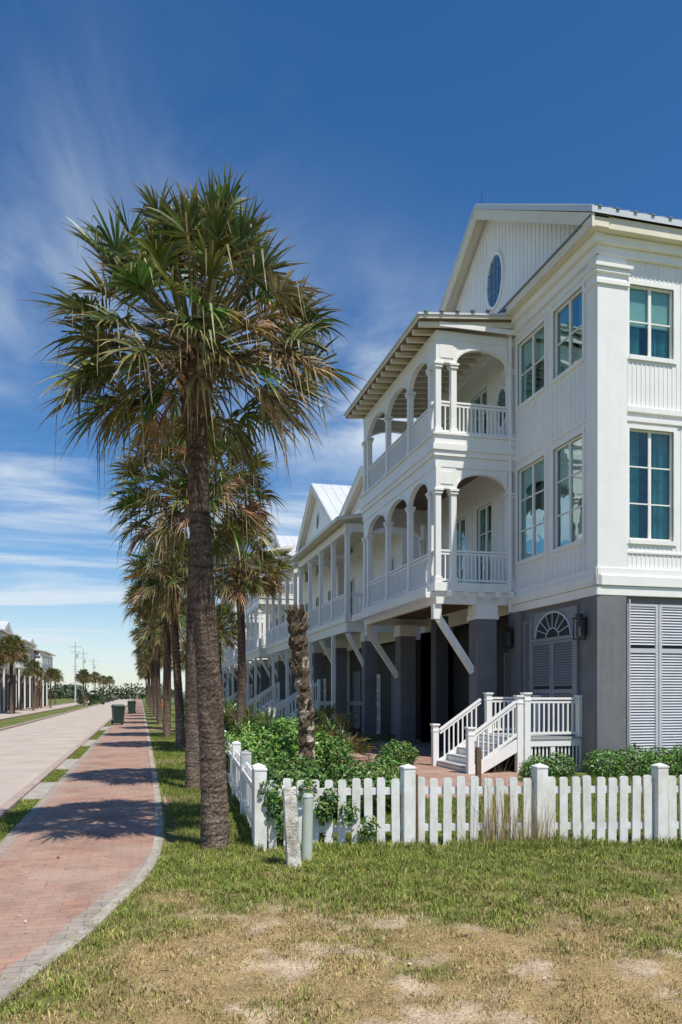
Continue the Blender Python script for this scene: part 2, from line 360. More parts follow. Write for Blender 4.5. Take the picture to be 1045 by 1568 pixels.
g.box(S,11.75,12.3,0,3.77,-.05,.08); g.box(S,15.2,15.8,0,3.77,-.05,.08)
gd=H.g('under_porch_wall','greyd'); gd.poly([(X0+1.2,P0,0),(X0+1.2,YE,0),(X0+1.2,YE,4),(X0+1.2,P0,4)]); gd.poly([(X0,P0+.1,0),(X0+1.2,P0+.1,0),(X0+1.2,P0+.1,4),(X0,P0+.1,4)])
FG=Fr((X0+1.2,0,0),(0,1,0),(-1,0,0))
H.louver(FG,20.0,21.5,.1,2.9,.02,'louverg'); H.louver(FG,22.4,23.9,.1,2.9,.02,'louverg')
for x in (10.08,12.36,13.8,15.9,17.4):
    H.louver(S,x,x+.76,.35,3.62,-.01,'louver',mids=(2.62,)); H.louver(S,x+.78,x+1.54,.35,3.62,-.01,'louver',mids=(2.62,))
H.louver(F,15.62,16.58,.8,2.93,.01,'louverg',mids=(1.75,)); H.louver(F,16.6,17.56,.8,2.93,.01,'louverg',mids=(1.75,))
H.louver(F,17.62,18.0,.8,3.5,.005,'louverg'); 
tg=H.g('door_surround','louverg')
tg.box(F,15.5,15.62,.76,3.65,-.02,.05); tg.box(F,15.62,17.56,2.94,3.02,-.02,.06); tg.box(F,17.561,17.62,.76,3.65,-.02,.052)
tg.box(F,15.62,17.56,3.03,3.66,-.02,.012)
fp=H.g('fanlight_pane','dark'); um=16.59; ru,rv=.8,.56
fp.poly([F.p(um+ru*math.cos(math.pi*i/20),3.03+rv*math.sin(math.pi*i/20),.02) for i in range(21)])
ft=H.g('fanlight_bars','louver')
for rr in (1,.35):
    for i in range(20):
        a=math.pi*i/20; b=math.pi*(i+1)/20; q=.04 if rr==1 else .02
        P=[(um+(ru*rr+x)*math.cos(y),3.03+(rv*rr+x)*math.sin(y)) for y,x in ((a,0),(b,0),(b,q),(a,q))]
        ft.hexa([F.p(*p,.01) for p in P]+[F.p(*p,.05) for p in P])
for i in range(1,8):
    a=math.pi*i/8; ft.beam(F.p(um+ru*.37*math.cos(a),3.03+rv*.37*math.sin(a),.035),F.p(um+ru*math.cos(a),3.03+rv*math.sin(a),.035),.018,.018)
ln=H.g('wall_lanterns','black'); 
for yy,nn in ((15.08,.09),(18.45,.11)):
    ln.box(F,yy-.05,yy+.05,2.95,3.35,nn,nn+.04); ln.box(F,yy-.10,yy+.10,3.30,3.34,nn+.04,nn+.26); ln.box(F,yy-.10,yy+.10,2.86,2.89,nn+.05,nn+.25)
    for a in (-.09,.07):
        for b2 in (.05,.23): ln.box(F,yy+a,yy+a+.02,2.89,3.3,nn+b2,nn+b2+.02)
    ln.box(F,yy-.06,yy+.06,3.34,3.42,nn+.09,nn+.21); H.g('lantern_glass','greyd').box(F,yy-.05,yy+.05,2.93,3.25,nn+.1,nn+.2)
ds=H.g('downspout','trim'); ds.cyl((X0-.13,18.56,3.8),(X0-.13,18.56,11.0),.045,.045,10)
for z in (5.5,7.2,9,10.6): ds.cyl((X0-.13,18.56,z),(X0-.13,18.56,z+.05),.055,.055,10)
cd=H.g('conduit','louver'); cd.cyl((X0+.66,YS-.13,.0),(X0+.66,YS-.13,3.7),.022,.022,8)
# ---- porch
FP=Fr((PX,0,0),(0,1,0),(-1,0,0)); SP=Fr((0,P0,0),(1,0,0),(0,-1,0)); NP=Fr((0,P1,0),(1,0,0),(0,-1,0))
fl=H.g('porch_floors','trim')
for z0,z1 in ((4.3,4.52),(8.02,8.25)):
    fl.b(PX-.12,X0,P0-.12,P1+.12,z0,z1)
H.g('porch_soffits','porchshade').b(PX+.05,X0,P0+.05,P1-.05,4.22,4.296)
H.g('porch_soffits','porchshade').b(PX+.08,X0,P0+.08,P1-.08,7.93,8.01)
fl.b(PX-.05,X0-.01,P0-.05,P0+.06,3.98,4.297); fl.b(PX-.05,PX+.06,P0+.06,P1+.05,3.98,4.298); fl.b(PX+.06,X0,P1-.06,P1+.05,3.98,4.297)
y=P0+.1
while y<P1:
    fl.b(PX-.42,PX-.05,y-.045,y+.045,4.14,4.29); y+=.42
x=PX+.25
while x<X0-.1: fl.b(x-.045,x+.045,P0-.35,P0-.05,4.14,4.29); x+=.42
fl.b(PX-.46,PX-.42,P0-.38,P1+.1,4.1,4.31)
for z0,z1,e in ((7.45,7.72,.0),(7.722,7.86,.05),(7.862,8.018,.09)):
    fl.b(PX-.09-e,X0,P0-.09-e,P0+.08,z0,z1); fl.b(PX-.09-e,PX+.08,P0+.081,P1+.09,z0+.001,z1); fl.b(PX+.081,X0,P1-.08,P1+.09+e,z0,z1)
fl.b(PX-.17,X0,P0-.17,P1+.17,8.252,8.30)
py=[P0,P0+.42,20.75,22.75,P1-.42,P1]; 
for (zf,zs,zt,rise) in ((4.52,6.9,7.45,.42),(8.3,10.1,10.7,.42)):
    for yy in py: H.post(PX,yy,zf,zs)
    for xx in (PX+.42,X0-.1): H.post(xx,P0,zf,zs)
    H.post(X0-.1,P1,zf,zs)
    H.arch(FP,P0+.49,20.68,zs,zt,-.06,.06,rise); H.arch(FP,20.82,22.68,zs,zt,-.06,.06,rise); H.arch(FP,22.82,P1-.49,zs,zt,-.06,.06,rise)
    H.arch(SP,PX+.49,X0-.17,zs,zt,-.06,.06,rise); H.arch(NP,PX+.07,X0-.17,zs,zt,-.06,.06,rise)
    a=H.g('arches','trim')
    a.box(FP,P0-.09,P0+.49,zs,zt,-.061,.075); a.box(FP,20.68,20.82,zs,zt,-.061,.061); a.box(FP,22.68,22.82,zs,zt,-.061,.061); a.box(FP,P1-.49,P1+.06,zs,zt,-.061,.061)
    a.box(SP,PX-.06,PX+.49,zs+.001,zt-.001,-.061,.078)
    a.box(SP,PX+.02,PX+.4,zs+.12,zt-.12,.07,.095)
    for i in range(len(py)-1): H.rail((PX,py[i]+.075,zf),(PX,py[i+1]-.075,zf),.82)
    H.rail((PX+.075,P0,zf),(PX+.345,P0,zf),.82); H.rail((PX+.495,P0,zf),(X0-.175,P0,zf),.82); H.rail((PX+.075,P1,zf),(X0-.175,P1,zf),.82)
fl.b(PX-.08,X0,P0-.08,P0+.08,10.7,10.9); fl.b(PX-.08,PX+.08,P0+.081,P1+.08,10.7,10.9); fl.b(PX+.081,X0,P1-.08,P1+.08,10.7,10.9)
r=H.g('porch_roof','cream')
def shed(mb,x0,x1,y0,y1,za,zb,th):
    A=[Vector((x0,y0,za)),Vector((x1,y0,zb)),Vector((x1,y1,zb)),Vector((x0,y1,za))]; mb.hexa(A+[a+Vector((0,0,th)) for a in A])
shed(r,PX-.62,X0,P0-.35,P1+.45,11.02,11.30,.07); shed(H.g('porch_roof_metal','roof'),PX-.66,X0,P0-.38,P1+.48,11.093,11.373,.05)
shed(H.g('porch_ceiling','porchshade'),PX-.58,X0,P0-.3,P1+.4,10.985,11.265,.03)
y=P0-.2
while y<P1+.4:
    A=[Vector((PX-.58,y-.04,10.86)),Vector((X0,y-.04,11.12)),Vector((X0,y+.04,11.12)),Vector((PX-.58,y+.04,10.86))]
    H.g('rafters','cream').hexa(A+[a+Vector((0,0,.155)) for a in A]); y+=.45
for i in range(6): 
    x=PX-.5+i*.42; H.g('cornice_cap','roofd').b(x,x+.1,P0-.42,P0-.3,11.16+i*.056,11.2+i*.056)
fl.b(PX-.05,X0,P0-.28,P0-.24,10.92,11.03)
for yy in (P0+.1,24.9):
    H.g('piers','grey').b(8.33,8.87,yy-.27,yy+.27,0,3.6)
    q=H.g('pier_capitals','trim'); q.b(8.29,8.91,yy-.31,yy+.31,3.6,3.72); q.b(8.31,8.89,yy-.29,yy+.29,3.72,3.98)
    q.b(PX-.1,PX+.12,yy-.09,yy+.09,3.6,3.98)
    H.g('braces','trim').beam((PX+.0,yy,3.72),(8.33,yy,2.25),.13,.17,side=(0,1,0))
H.g('piers','greyd').b(8.4,8.8,21.6,22.0,0,3.98)
lx=8.02; ly0=15.3; ly1=17.2; lz=.76; sx=6.72
H.g('landing','step').b(lx-.04,X0+.0,ly0-.04,ly1+.04,lz-.05,lz)
l=H.g('landing_skirt','trim'); l.b(lx,X0,ly0-.02,ly0+.04,lz-.2,lz-.051); l.b(lx-.02,lx+.04,ly0+.04,ly1,lz-.2,lz-.052)
l.b(lx,X0,ly0,ly0+.04,0,.1)
for xx in (lx,8.6,X0-.1): l.b(xx,xx+.1,ly0-.01,ly0+.045,0,lz-.2)
x=lx+.1
while x<X0-.1: 
    l.b(x+.02,x+.055,ly0+.01,ly0+.03,.1,lz-.2); x+=.09
H.g('under_landing','dark').b(lx+.06,X0,ly0+.1,ly1,0,lz-.06)
def npost(x,y,z0,z1): 
    p=H.g('stair_newels','trim'); p.b(x-.07,x+.07,y-.07,y+.07,z0,z1); p.b(x-.095,x+.095,y-.095,y+.095,z1,z1+.04); p.b(x-.08,x+.08,y-.08,y+.08,z1-.14,z1-.1)
npost(lx,ly0,0,lz+.92); npost(X0-.09,ly0,lz,lz+.86); npost(lx,ly1,0,lz+.92); npost(X0-.09,ly1,lz,lz+.86); npost(lx-.16,ly0+.02,0,lz+.86)
npost(sx,ly0,0,.95); npost(sx-.05,ly1,0,.95)
H.rail((lx+.07,ly0,lz),(X0-.16,ly0,lz),.83); H.rail((lx+.07,ly1,lz),(X0-.16,ly1,lz),.83)
for yy in (ly0,ly1):
    H.rail((sx+.07,yy,.05),(lx-.2,yy,lz),.8)
    H.g('stringers','trim').beam((sx+.0,yy,.0),(lx-.05,yy,lz-.08),.06,.24,side=(0,1,0))
ns=5
for i in range(ns):
    x1=sx+(lx-sx)*(i)/ns; x2=sx+(lx-sx)*(i+1)/ns; z=lz*(i+.9)/ns
    H.g('stair_treads','step').b(x1-.03,x2,ly0+.03,ly1-.03,z-.035,z); H.g('stair_risers','trim').b(x1,x1+.02,ly0+.03,ly1-.03,max(0,z-.18),z-.036)
H.done({'posts':.006,'stair_newels':.006,'pilaster_capital':.01,'corner_pilaster':.01,'piers':.012,'cornice':.008})

# ------------------------------------------------------------ other houses
def beach_house(name,loc,W,rz=0,eave=9.8,rise=2.7,porch=(0,1),ptop=8.0,plv=1,wallmat='white',roof='roof',gmat='greyd',depth=11,stairs=True,arches=False,seed=0):
    h=House(name,loc,rz)
    Fh=Fr((0,0,0),(0,1,0),(-1,0,0)); Sh=Fr((0,0,0),(1,0,0),(0,-1,0))
    ops=[]; n=max(3,int(W/2.2))
    for i in range(n):
        c=(i+.5)*W/n
        ops.append((c-.5,c+.5,4.6,6.9))
        if eave>9: ops.append((c-.45,c+.45,8.1,9.3))
    h.wall(Fh,0,W,3.7,eave,ops,wallmat)
    so=[]
    for i in range(4):
        c=1.4+i*2.6; so+= [(c-.5,c+.5,4.7,6.7)]+([(c-.5,c+.5,8,9.4)] if eave>9.6 else [])
    h.wall(Sh,0,depth,3.7,eave,so,wallmat)
    for o in ops: h.window(Fh,*o,2,2)
    for o in so: h.window(Sh,*o,2,2)
    w=h.g('walls',wallmat); w.poly([(depth,0,0),(depth,W,0),(depth,W,eave),(depth,0,eave)]); w.poly([(0,W,0),(depth,W,0),(depth,W,eave),(0,W,eave)])
    gm=h.g('gable_wall',wallmat)
    for x in (0,depth): gm.poly([(x,0,eave),(x,W,eave),(x,W/2,eave+rise)])
    h.gable_roof(-.35,W+.35,eave,eave+rise+.1,-.4,depth+.4,roof,.5)
    h.oval(Fh,W/2,eave+rise*.38,.3,.42)
    t=h.g('cornice','trim'); t.box(Fh,-.1,W+.1,eave-.35,eave-.1,0,.1); t.box(Fh,-.2,W+.2,eave-.098,eave+.02,-.01,.3); t.box(Sh,-.1,depth,eave-.35,eave-.1,0,.1); t.box(Sh,-.3,depth,eave-.098,eave-.002,-.01,.28)
    t.box(Sh,-.05,depth,3.7,4.2,0,.07)
    for xx in (0,depth-.3): t.box(Sh,xx,xx+.3,4.2,eave-.35,0,.04)
    gw=h.g('ground_floor_walls',gmat); gw.poly([(.3,.2,0),(.3,W,0),(.3,W,3.7),(.3,.2,3.7)]); gw.poly([(0,.02,0),(depth,.02,0),(depth,.02,3.7),(0,.02,3.7)])
    FG=Fr((.3,0,0),(0,1,0),(-1,0,0))
    for i in range(n):
        c=(i+.5)*W/n
        if i%2==0: h.louver(FG,c-.6,c+.6,.1,2.7,.02,'louverg',pitch=.1)
        else:
            h.g('garage_doors','trim').box(FG,c-.7,c+.7,0,2.5,.01,.05)
            for j in range(4): h.g('garage_panels','louver').box(FG,c-.6,c+.6,.15+j*.58,.6+j*.58,.05,.06)
    for i in range(3): h.louver(Sh,1+i*3,2.4+i*3,.5,3.2,-.01,'louver',pitch=.1)
    a,b=porch[0]*W,porch[1]*W; px=-2.1; nb=max(3,int((b-a)/1.9))
    fl=h.g('porch_floors','trim'); levels=[4.3]+([7.55] if plv==2 else [])
    tops=[7.5,ptop] if plv==2 else [ptop]
    for z in levels:
        fl.b(px-.1,0,a-.1,b+.1,z,z+.2); fl.b(px-.04,px+.06,a-.03,b+.03,z-.35,z-.002); fl.b(px+.06,-.01,a-.04,a+.06,z-.35,z-.003)
    for z,zt in zip([4.5,7.75],tops):
        for i in range(nb+1):
            yy=a+(b-a)*i/nb; h.post(px,yy,z,zt-.3 if not arches else zt-.75,.16)
            if i<nb:
                h.rail((px,yy+.08,z),(px,a+(b-a)*(i+1)/nb-.08,z),.85,sp=.14)
                if arches: h.arch(Fr((px,0,0),(0,1,0),(-1,0,0)),yy+.1,a+(b-a)*(i+1)/nb-.1,zt-.75,zt-.3,-.05,.05,.35)
        h.rail((px+.08,a,z),(-.08,a,z),.85,sp=.14)
        fl.b(px-.08,px+.08,a-.06,b+.06,zt-.3,zt-.002); fl.b(px+.081,0,a-.06,a+.08,zt-.3,zt-.003)
    A=[Vector((px-.5,a-.4,ptop)),Vector((0,a-.4,ptop+.5)),Vector((0,b+.4,ptop+.5)),Vector((px-.5,b+.4,ptop))]
    h.g('porch_roof','cream').hexa(A+[q+Vector((0,0,.09)) for q in A]); A=[q+Vector((-.0,0,.093)) for q in A]; h.g('porch_roof_metal',roof).hexa(A+[q+Vector((0,0,.04)) for q in A])
    for i in range(nb+1):
        yy=a+(b-a)*i/nb
        if i%2==0:
            h.g('piers','grey').b(px+.6,px+1.05,yy-.22,yy+.22,0,3.6); h.g('pier_capitals','trim').b(px+.56,px+1.09,yy-.26,yy+.26,3.6,3.95)
            h.g('braces','trim').beam((px,yy,3.9),(px+.65,yy,2.7),.12,.14,side=(0,1,0))
        else: h.g('thin_posts','trim').b(px-.07,px+.07,yy-.07,yy+.07,0,3.95)
    if stairs:
        ya=b*.55; 
        for i in range(8):
            h.g('stairs','trim').b(px-1.9+i*.24,px-1.66+i*.24,ya,ya+1.3,0,.17*(i+1))
        h.g('stair_landing','trim').b(px+.02,-.1,ya,ya+1.3,1.2,1.36)
        for yy in (ya,ya+1.3):
            h.rail((px-1.9,yy,.1),(px,yy,1.36),.85,sp=.14)
            h.post(px-1.9,yy,0,1.1,.12,False); h.post(px,yy,0,2.3,.12,False)
    h.done(); return h
beach_house('white_porch_house',(9.4,27.6,0),8.6,eave=9.6,rise=1.5,ptop=7.9,seed=1)
beach_house('gabled_beach_house',(9.3,37.0,0),8.6,eave=9.9,rise=2.9,ptop=8.2,seed=2)
beach_house('metal_roof_beach_house',(9.2,47.8,0),9.5,eave=9.6,rise=2.6,ptop=10.2,plv=2,seed=3,arches=True)
beach_house('double_porch_house',(9.2,60.5,0),9.5,eave=10.2,rise=2.6,ptop=10.4,plv=2,seed=4)
beach_house('seaside_house',(9.2,73.5,0),10,eave=9.8,rise=2.8,ptop=8,seed=5)
beach_house('seaside_house',(9.2,87,0),10,eave=9.4,rise=2.8,ptop=10,plv=2,seed=6)
beach_house('seaside_house',(9.2,102,0),10,eave=9.8,rise=2.8,ptop=8,seed=7)
beach_house('seaside_house',(9.2,120,0),10,eave=9.8,rise=2.8,ptop=10,plv=2,seed=8)
beach_house('row_house',(-13.9,68,0),10,rz=math.pi,eave=7.4,rise=1.7,ptop=7.2,seed=11,stairs=False)
beach_house('row_house',(-13.9,81,0),10,rz=math.pi,eave=7.2,rise=1.6,ptop=7,seed=12,stairs=False)
beach_house('row_house',(-13.9,94,0),10,rz=math.pi,eave=7.2,rise=1.9,ptop=7,seed=13,stairs=False)
beach_house('row_house',(-13.9,114,0),12,rz=math.pi,eave=7.0,rise=1.6,ptop=6.8,seed=14,stairs=False)

# ------------------------------------------------------------ ground, road, walks
def sheet(name,pts,z,mat,parent=None,th=0):
    mb=MB(); n=len(pts); v=[Vector((x,y,z)) for x,y in pts]
    mb.poly(v)
    if th:
        for i in range(n):
            j=(i+1)%n; mb.poly([v[i],v[j],v[j]-Vector((0,0,th)),v[i]-Vector((0,0,th))])
    return mb.done(name,mat,parent)
sheet('ground',[(-1500,-200),(1500,-200),(1500,2500),(-1500,2500)],0,'ground')
sheet('road',[(-6.1,-20),(-1.97,-20),(-1.97,900),(-6.1,900)],.006,'road')
sheet('road',[(-11.6,-20),(-8.6,-20),(-8.6,900),(-11.6,900)],.006,'road')
mb=MB()
for i in range(60): mb.b(-6.1,-1.97,-2+i*4.5,-1.98+i*4.5,.004,.0085)
mb.b(-4.04,-4.02,-20,600,.004,.0088); mb.done('road_joints','kerb',None)
mb=MB(); mb.b(-1.97,-1.82,-20,900,0,.07); mb.b(-6.25,-6.1,-20,900,0,.1); mb.b(-8.6,-8.45,-20,900,0,.1); mb.b(-11.75,-11.6,-20,900,0,.1); mb.done('kerb','kerb',None,.01)
cp=[(-1.15,3.2),(-.98,3.75),(-.78,4.4),(-.58,5.0),(-.36,5.65),(-.14,6.5),(.05,7.3),(.16,8.0),(.24,9),(.29,11),(.32,15),(.34,30),(.34,900)]
def crom(P,n=8):
    out=[]
    for i in range(len(P)-1):
        p0=P[max(0,i-1)];p1=P[i];p2=P[i+1];p3=P[min(len(P)-1,i+2)]
        if i>=len(P)-3: out.append(p1); continue
        for k in range(n):
            t=k/n; out.append(tuple(.5*((2*p1[j])+(-p0[j]+p2[j])*t+(2*p0[j]-5*p1[j]+4*p2[j]-p3[j])*t*t+(-p0[j]+3*p1[j]-3*p2[j]+p3[j])*t**3) for j in (0,1)))
    out.append(P[-1]); return out
ed=crom(cp); ey=np.array([e[1] for e in ed]); ex=np.array([e[0] for e in ed])
def edgex(y): return np.interp(y,ey,ex)
ed2=[(x,y) for x,y in ed if y>4.55]
sheet('brick_sidewalk',[(-1.38,4.55)]+[(edgex(4.55)-.1,4.55)]+[(x-.1,y) for x,y in ed2]+[(-1.38,900)],.034,'brick')
mb=MB()
for (a,b) in zip(ed2[:-1],ed2[1:]):
    P=[Vector((a[0]-.1,a[1],.0)),Vector((a[0],a[1],.0)),Vector((b[0],b[1],.0)),Vector((b[0]-.1,b[1],.0))]; mb.hexa(P+[p+Vector((0,0,.037)) for p in P])
mb.done('sidewalk_edging','concrete',None)
mb=MB()
for (a,b) in zip(ed2[:-1],ed2[1:]):
    if a[1]>8.6: break
    k0=min(1,max(0,(8.6-a[1])/2)); k1=min(1,max(0,(8.6-b[1])/2))
    mb.poly([(a[0]-.1-.13*k0,a[1],.038),(a[0]-.1,a[1],.038),(b[0]-.1,b[1],.038),(b[0]-.1-.13*k1,b[1],.038)])
mb.done('sidewalk_soldier_course','brickg',None)
mb=MB(); mb.b(-1.52,-1.38,3.0,900,0,.037); mb.done('sidewalk_border','brickg',None)
ap=[(-1.38,3.0),(-1.2,3.0)]+[(x,y) for x,y in ed if y<4.5]+[(edgex(4.54),4.54),(-1.38,4.54)]
sheet('concrete_apron',ap,.03,'concrete',th=.03)
mb=MB(); segs=[(-5,13.2),(15.6,18.2),(21,26),(29.5,37),(41,52),(56,70),(75,95),(100,200)]
for i in range(len(segs)-1): mb.b(-1.82,-1.52,segs[i][1],segs[i+1][0],0,.033)
mb.done('sidewalk_crossing','concrete',None)
sheet('brick_driveway',[(3.6,11.8),(6.3,11.8),(9.35,18.7),(10.5,18.7),(10.5,26.5),(3.2,26.5)],.012,'brick')
mb=MB()
for i,y in enumerate((12.0,19.4,28,37,46,56,68)): mb.b(.35,1.5,y,y+1.1,0,.02)
mb.done('cross_path','brick',None)

class VN:
    def __init__(s,seed): s.t=np.random.default_rng(seed).random((256,256))
    def __call__(s,x,y):
        xi=np.floor(x).astype(int); yi=np.floor(y).astype(int); fx=x-xi; fy=y-yi; fx=fx*fx*(3-2*fx); fy=fy*fy*(3-2*fy)
        g=lambda a,b: s.t[a%256,b%256]
        return (g(xi,yi)*(1-fx)+g(xi+1,yi)*fx)*(1-fy)+(g(xi,yi+1)*(1-fx)+g(xi+1,yi+1)*fx)*fy
vn=VN(3)
def fbm(x,y,sc_,o=4):
    s=0;a=.5;t=0
    for i in range(o):
        c,sn=math.cos(i*.9+.4),math.sin(i*.9+.4); X=(x*c-y*sn);Y=(x*sn+y*c)
        s=s+a*vn(X*sc_*2**i+17*i,Y*sc_*2**i+31*i); t+=a; a*=.58
    return s/t
def fence_y(x): return 8.3-(x-1.23)*.177
def green(x,y):
    d=fence_y(np.maximum(x,1.0))-y
    g=1.60-d*.34+ (fbm(x,y,1.3,5)-.5)*2.6
    g=np.where(d<0,1.0+(fbm(x,y,.9,4)-.5)*.6,g)
    return np.clip(g,.12,1)
def sand(x,y):
    d=fence_y(np.maximum(x,1.0))-y
    band=np.exp(-((d-2.7)/.8)**2)*np.exp(-((x-1.0)/1.5)**2)
    return np.clip((fbm(x+9,y+4,2.8,5)-.60)*6*np.clip(d-1.8,0,1)+band*.5*(.4+1.2*fbm(x,y,4,4))-.12+np.clip(d-3.5,0,1)*.55-np.clip(1.3-d,0,1),0,.9)
gx=np.arange(-2.2,10.5,.05); gy=np.arange(1.5,12.5,.05); GX,GY=np.meshgrid(gx,gy)
def hz(x,y):
    base=.008+.035*fbm(x,y,1.1,3)+.014*fbm(x,y,9,2)
    k=np.clip((x-edgex(y))/.5,0,1); return base*(.12+.88*k)+.004
Z=hz(GX,GY); nx,ny=len(gx),len(gy)
V=np.stack([GX.ravel(),GY.ravel(),Z.ravel()],1)
idx=np.arange(nx*ny).reshape(ny,nx)
Fq=np.stack([idx[:-1,:-1].ravel(),idx[:-1,1:].ravel(),idx[1:,1:].ravel(),idx[1:,:-1].ravel()],1)
cx=V[Fq[:,0],0]; cy=V[Fq[:,0],1]
keep=(cx>edgex(cy)-.12)|(cy<3.9)
keep&=~((cx<-1.3)&(cy>3.1)); keep&=~((cy>11.6)&(cx>3.3)&(cx<7.2))
Fq=Fq[keep]
gr=green(V[:,0],V[:,1])[:,None]; sd=sand(V[:,0],V[:,1])[:,None]
f1=fbm(V[:,0],V[:,1],12,3)[:,None]
cg=np.array([.15,.15,.048]); cd=np.array([.35,.245,.12]); cs=np.array([.50,.39,.28])
C=cd*(1-gr)+cg*gr; C=C*(1-sd*(1-gr*.3))+cs*sd*(1-gr*.3); C=C*(.6+.8*f1)
def fastmesh(name,V,Fa,mat,C):
    me=bpy.data.meshes.new(name); k=Fa.shape[1]; n=len(Fa)
    me.vertices.add(len(V)); me.vertices.foreach_set('co',V.astype(np.float32).ravel())
    me.loops.add(n*k); me.loops.foreach_set('vertex_index',Fa.astype(np.int32).ravel())
    me.polygons.add(n); me.polygons.foreach_set('loop_start',np.arange(0,n*k,k,dtype=np.int32)); me.polygons.foreach_set('loop_total',np.full(n,k,dtype=np.int32))
    me.update(calc_edges=True); me.materials.append(mat)
    a=me.color_attributes.new('Col','FLOAT_COLOR','POINT'); c=np.ones((len(V),4),dtype=np.float32); c[:,:3]=C; a.data.foreach_set('color',c.ravel())
    return me
me=fastmesh('lawn',V,Fq,M['lawn'],C); me.polygons.foreach_set('use_smooth',[True]*len(me.polygons)); obj_from_mesh('lawn',me)

def blades(px,py,h,wd,col,lean=.5,z0=None):
    n=len(px); th=RNG.random(n)*2*math.pi; ld=RNG.random(n)*2*math.pi; le=(RNG.random(n)*lean+.12)
    sxx=np.cos(th)*wd/2; syy=np.sin(th)*wd/2; dx=np.cos(ld)*le*h; dy=np.sin(ld)*le*h
    z=hz(px,py)-.004 if z0 is None else np.full(n,z0)
    b0=np.stack([px-sxx,py-syy,z],1); b1=np.stack([px+sxx,py+syy,z],1)
    m0=np.stack([px-sxx*.8+dx*.35,py-syy*.8+dy*.35,z+h*.6],1); m1=np.stack([px+sxx*.8+dx*.35,py+syy*.8+dy*.35,z+h*.6],1)
    tp=np.stack([px+dx,py+dy,z+h*(1-.35*le)],1)
    Vv=np.stack([b0,b1,m0,m1,tp],1).reshape(-1,3); o=np.arange(n)[:,None]*5
    Fa=np.concatenate([o+np.array([0,1,3]),o+np.array([0,3,2]),o+np.array([2,3,4])],0)
    return Vv,Fa,np.repeat(col,5,axis=0)
def scatter(n,x0,x1,y0,y1):
    return x0+RNG.random(n)*(x1-x0), y0+RNG.random(n)*(y1-y0)
sets=[]
x,y=scatter(360000,-1.2,7.6,3.2,8.9)
d=fence_y(np.maximum(x,1.0))-y
clump=fbm(x,y,5,4); g_=green(x,y); s_=sand(x,y)
k=(x>edgex(y)+.02-.05*(RNG.random(len(x))**2)) & (RNG.random(len(x))<(.25+.75*np.clip(g_*1.2,0,1))*(1-.9*s_*(1-g_*.3))*np.clip((clump-.36)*7,.12,1))
k&=(x*.9688-y*.2479)/(y*.9688+x*.2479)<.5
x,y,g_,s_,clump=x[k],y[k],g_[k],s_[k],clump[k]; n=len(x)
h=(.016+.045*RNG.random(n)*g_+.02*RNG.random(n))*(.4+1.2*clump); dd=fence_y(np.maximum(x,1.0))-y; h*=np.where((dd<.3)&(dd>-.2)&(x>1.1),1.0+1.8*RNG.random(n)*fbm(x,y*0,3,2)*1.6,1)
G1=np.array([.15,.22,.035]); G2=np.array([.33,.35,.08]); D1=np.array([.54,.42,.20]); D2=np.array([.36,.24,.12])
r1=RNG.random(n)[:,None]; r2=RNG.random(n)[:,None]; gg=(RNG.random(n)<(g_*.80+.10))[:,None]
col=np.where(gg,G1*(1-r1)+G2*r1,D1*(1-r2)+D2*r2)*(.65+.6*RNG.random(n)[:,None])
sets.append(blades(x,y,h,.0045+.0035*RNG.random(n),col,.9))
x,y=scatter(60000,-1,7.4,3.2,8.1); k=(x>edgex(y)+.02)&(green(x,y)<.95)&(RNG.random(len(x))>.4*sand(x,y)); x,y=x[k],y[k]; n=len(x)
r2=RNG.random(n)[:,None]; sets.append(blades(x,y,np.full(n,.022),.004,(np.array([.58,.46,.27])*(1-r2)+np.array([.3,.2,.11])*r2),2.6))
x,y=scatter(90000,.4,9.5,8.0,13.8); k=(x>edgex(y)+.0)&(y>fence_y(x)-.1)&~((x>3.5)&(x<6.9)&(y>11.6)); x,y=x[k],y[k]; n=len(x)
r1=RNG.random(n)[:,None]; sets.append(blades(x,y,.03+.06*RNG.random(n),.006,(G1*(1-r1)+G2*r1)*(.6+.5*RNG.random(n)[:,None])*.85,.8))
x,y=scatter(30000,.36,1.6,13.5,34); r1=RNG.random(len(x))[:,None]; sets.append(blades(x,y,.03+.06*RNG.random(len(x)),.009,(G1*(1-r1)+G2*r1)*.8,.8,0))
x,y=scatter(30000,-1.81,-1.50,5.5,40); k=np.zeros(len(x),bool)
for a,b in segs: k|=(y>a)&(y<b)
x,y=x[k],y[k]; r1=RNG.random(len(x))[:,None]; sets.append(blades(x,y,.03+.04*RNG.random(len(x)),.008,(G1*(1-r1)+G2*r1)*.9,.8,0))
m_=16000; yy=4.0+22*RNG.random(m_)**1.5; xx=edgex(yy)+.015-.13*RNG.random(m_)**2.5*np.clip(fbm(yy,yy*0,2.2,3)*3-.8,0,1.4); r1=RNG.random(m_)[:,None]
sets.append(blades(xx,yy,.02+.05*RNG.random(m_),.006,(G1*(1-r1)+D1*r1)*.95,1.0,.0))
off=0; VV=[];FF=[];CC=[]
for v,f,c in sets: VV.append(v); FF.append(f+off); CC.append(c); off+=len(v)
obj_from_mesh('grass',fastmesh('grass',np.concatenate(VV),np.concatenate(FF),M['grass'],np.concatenate(CC)))
mb=MB(); cols=[]; rg=random.Random(77)
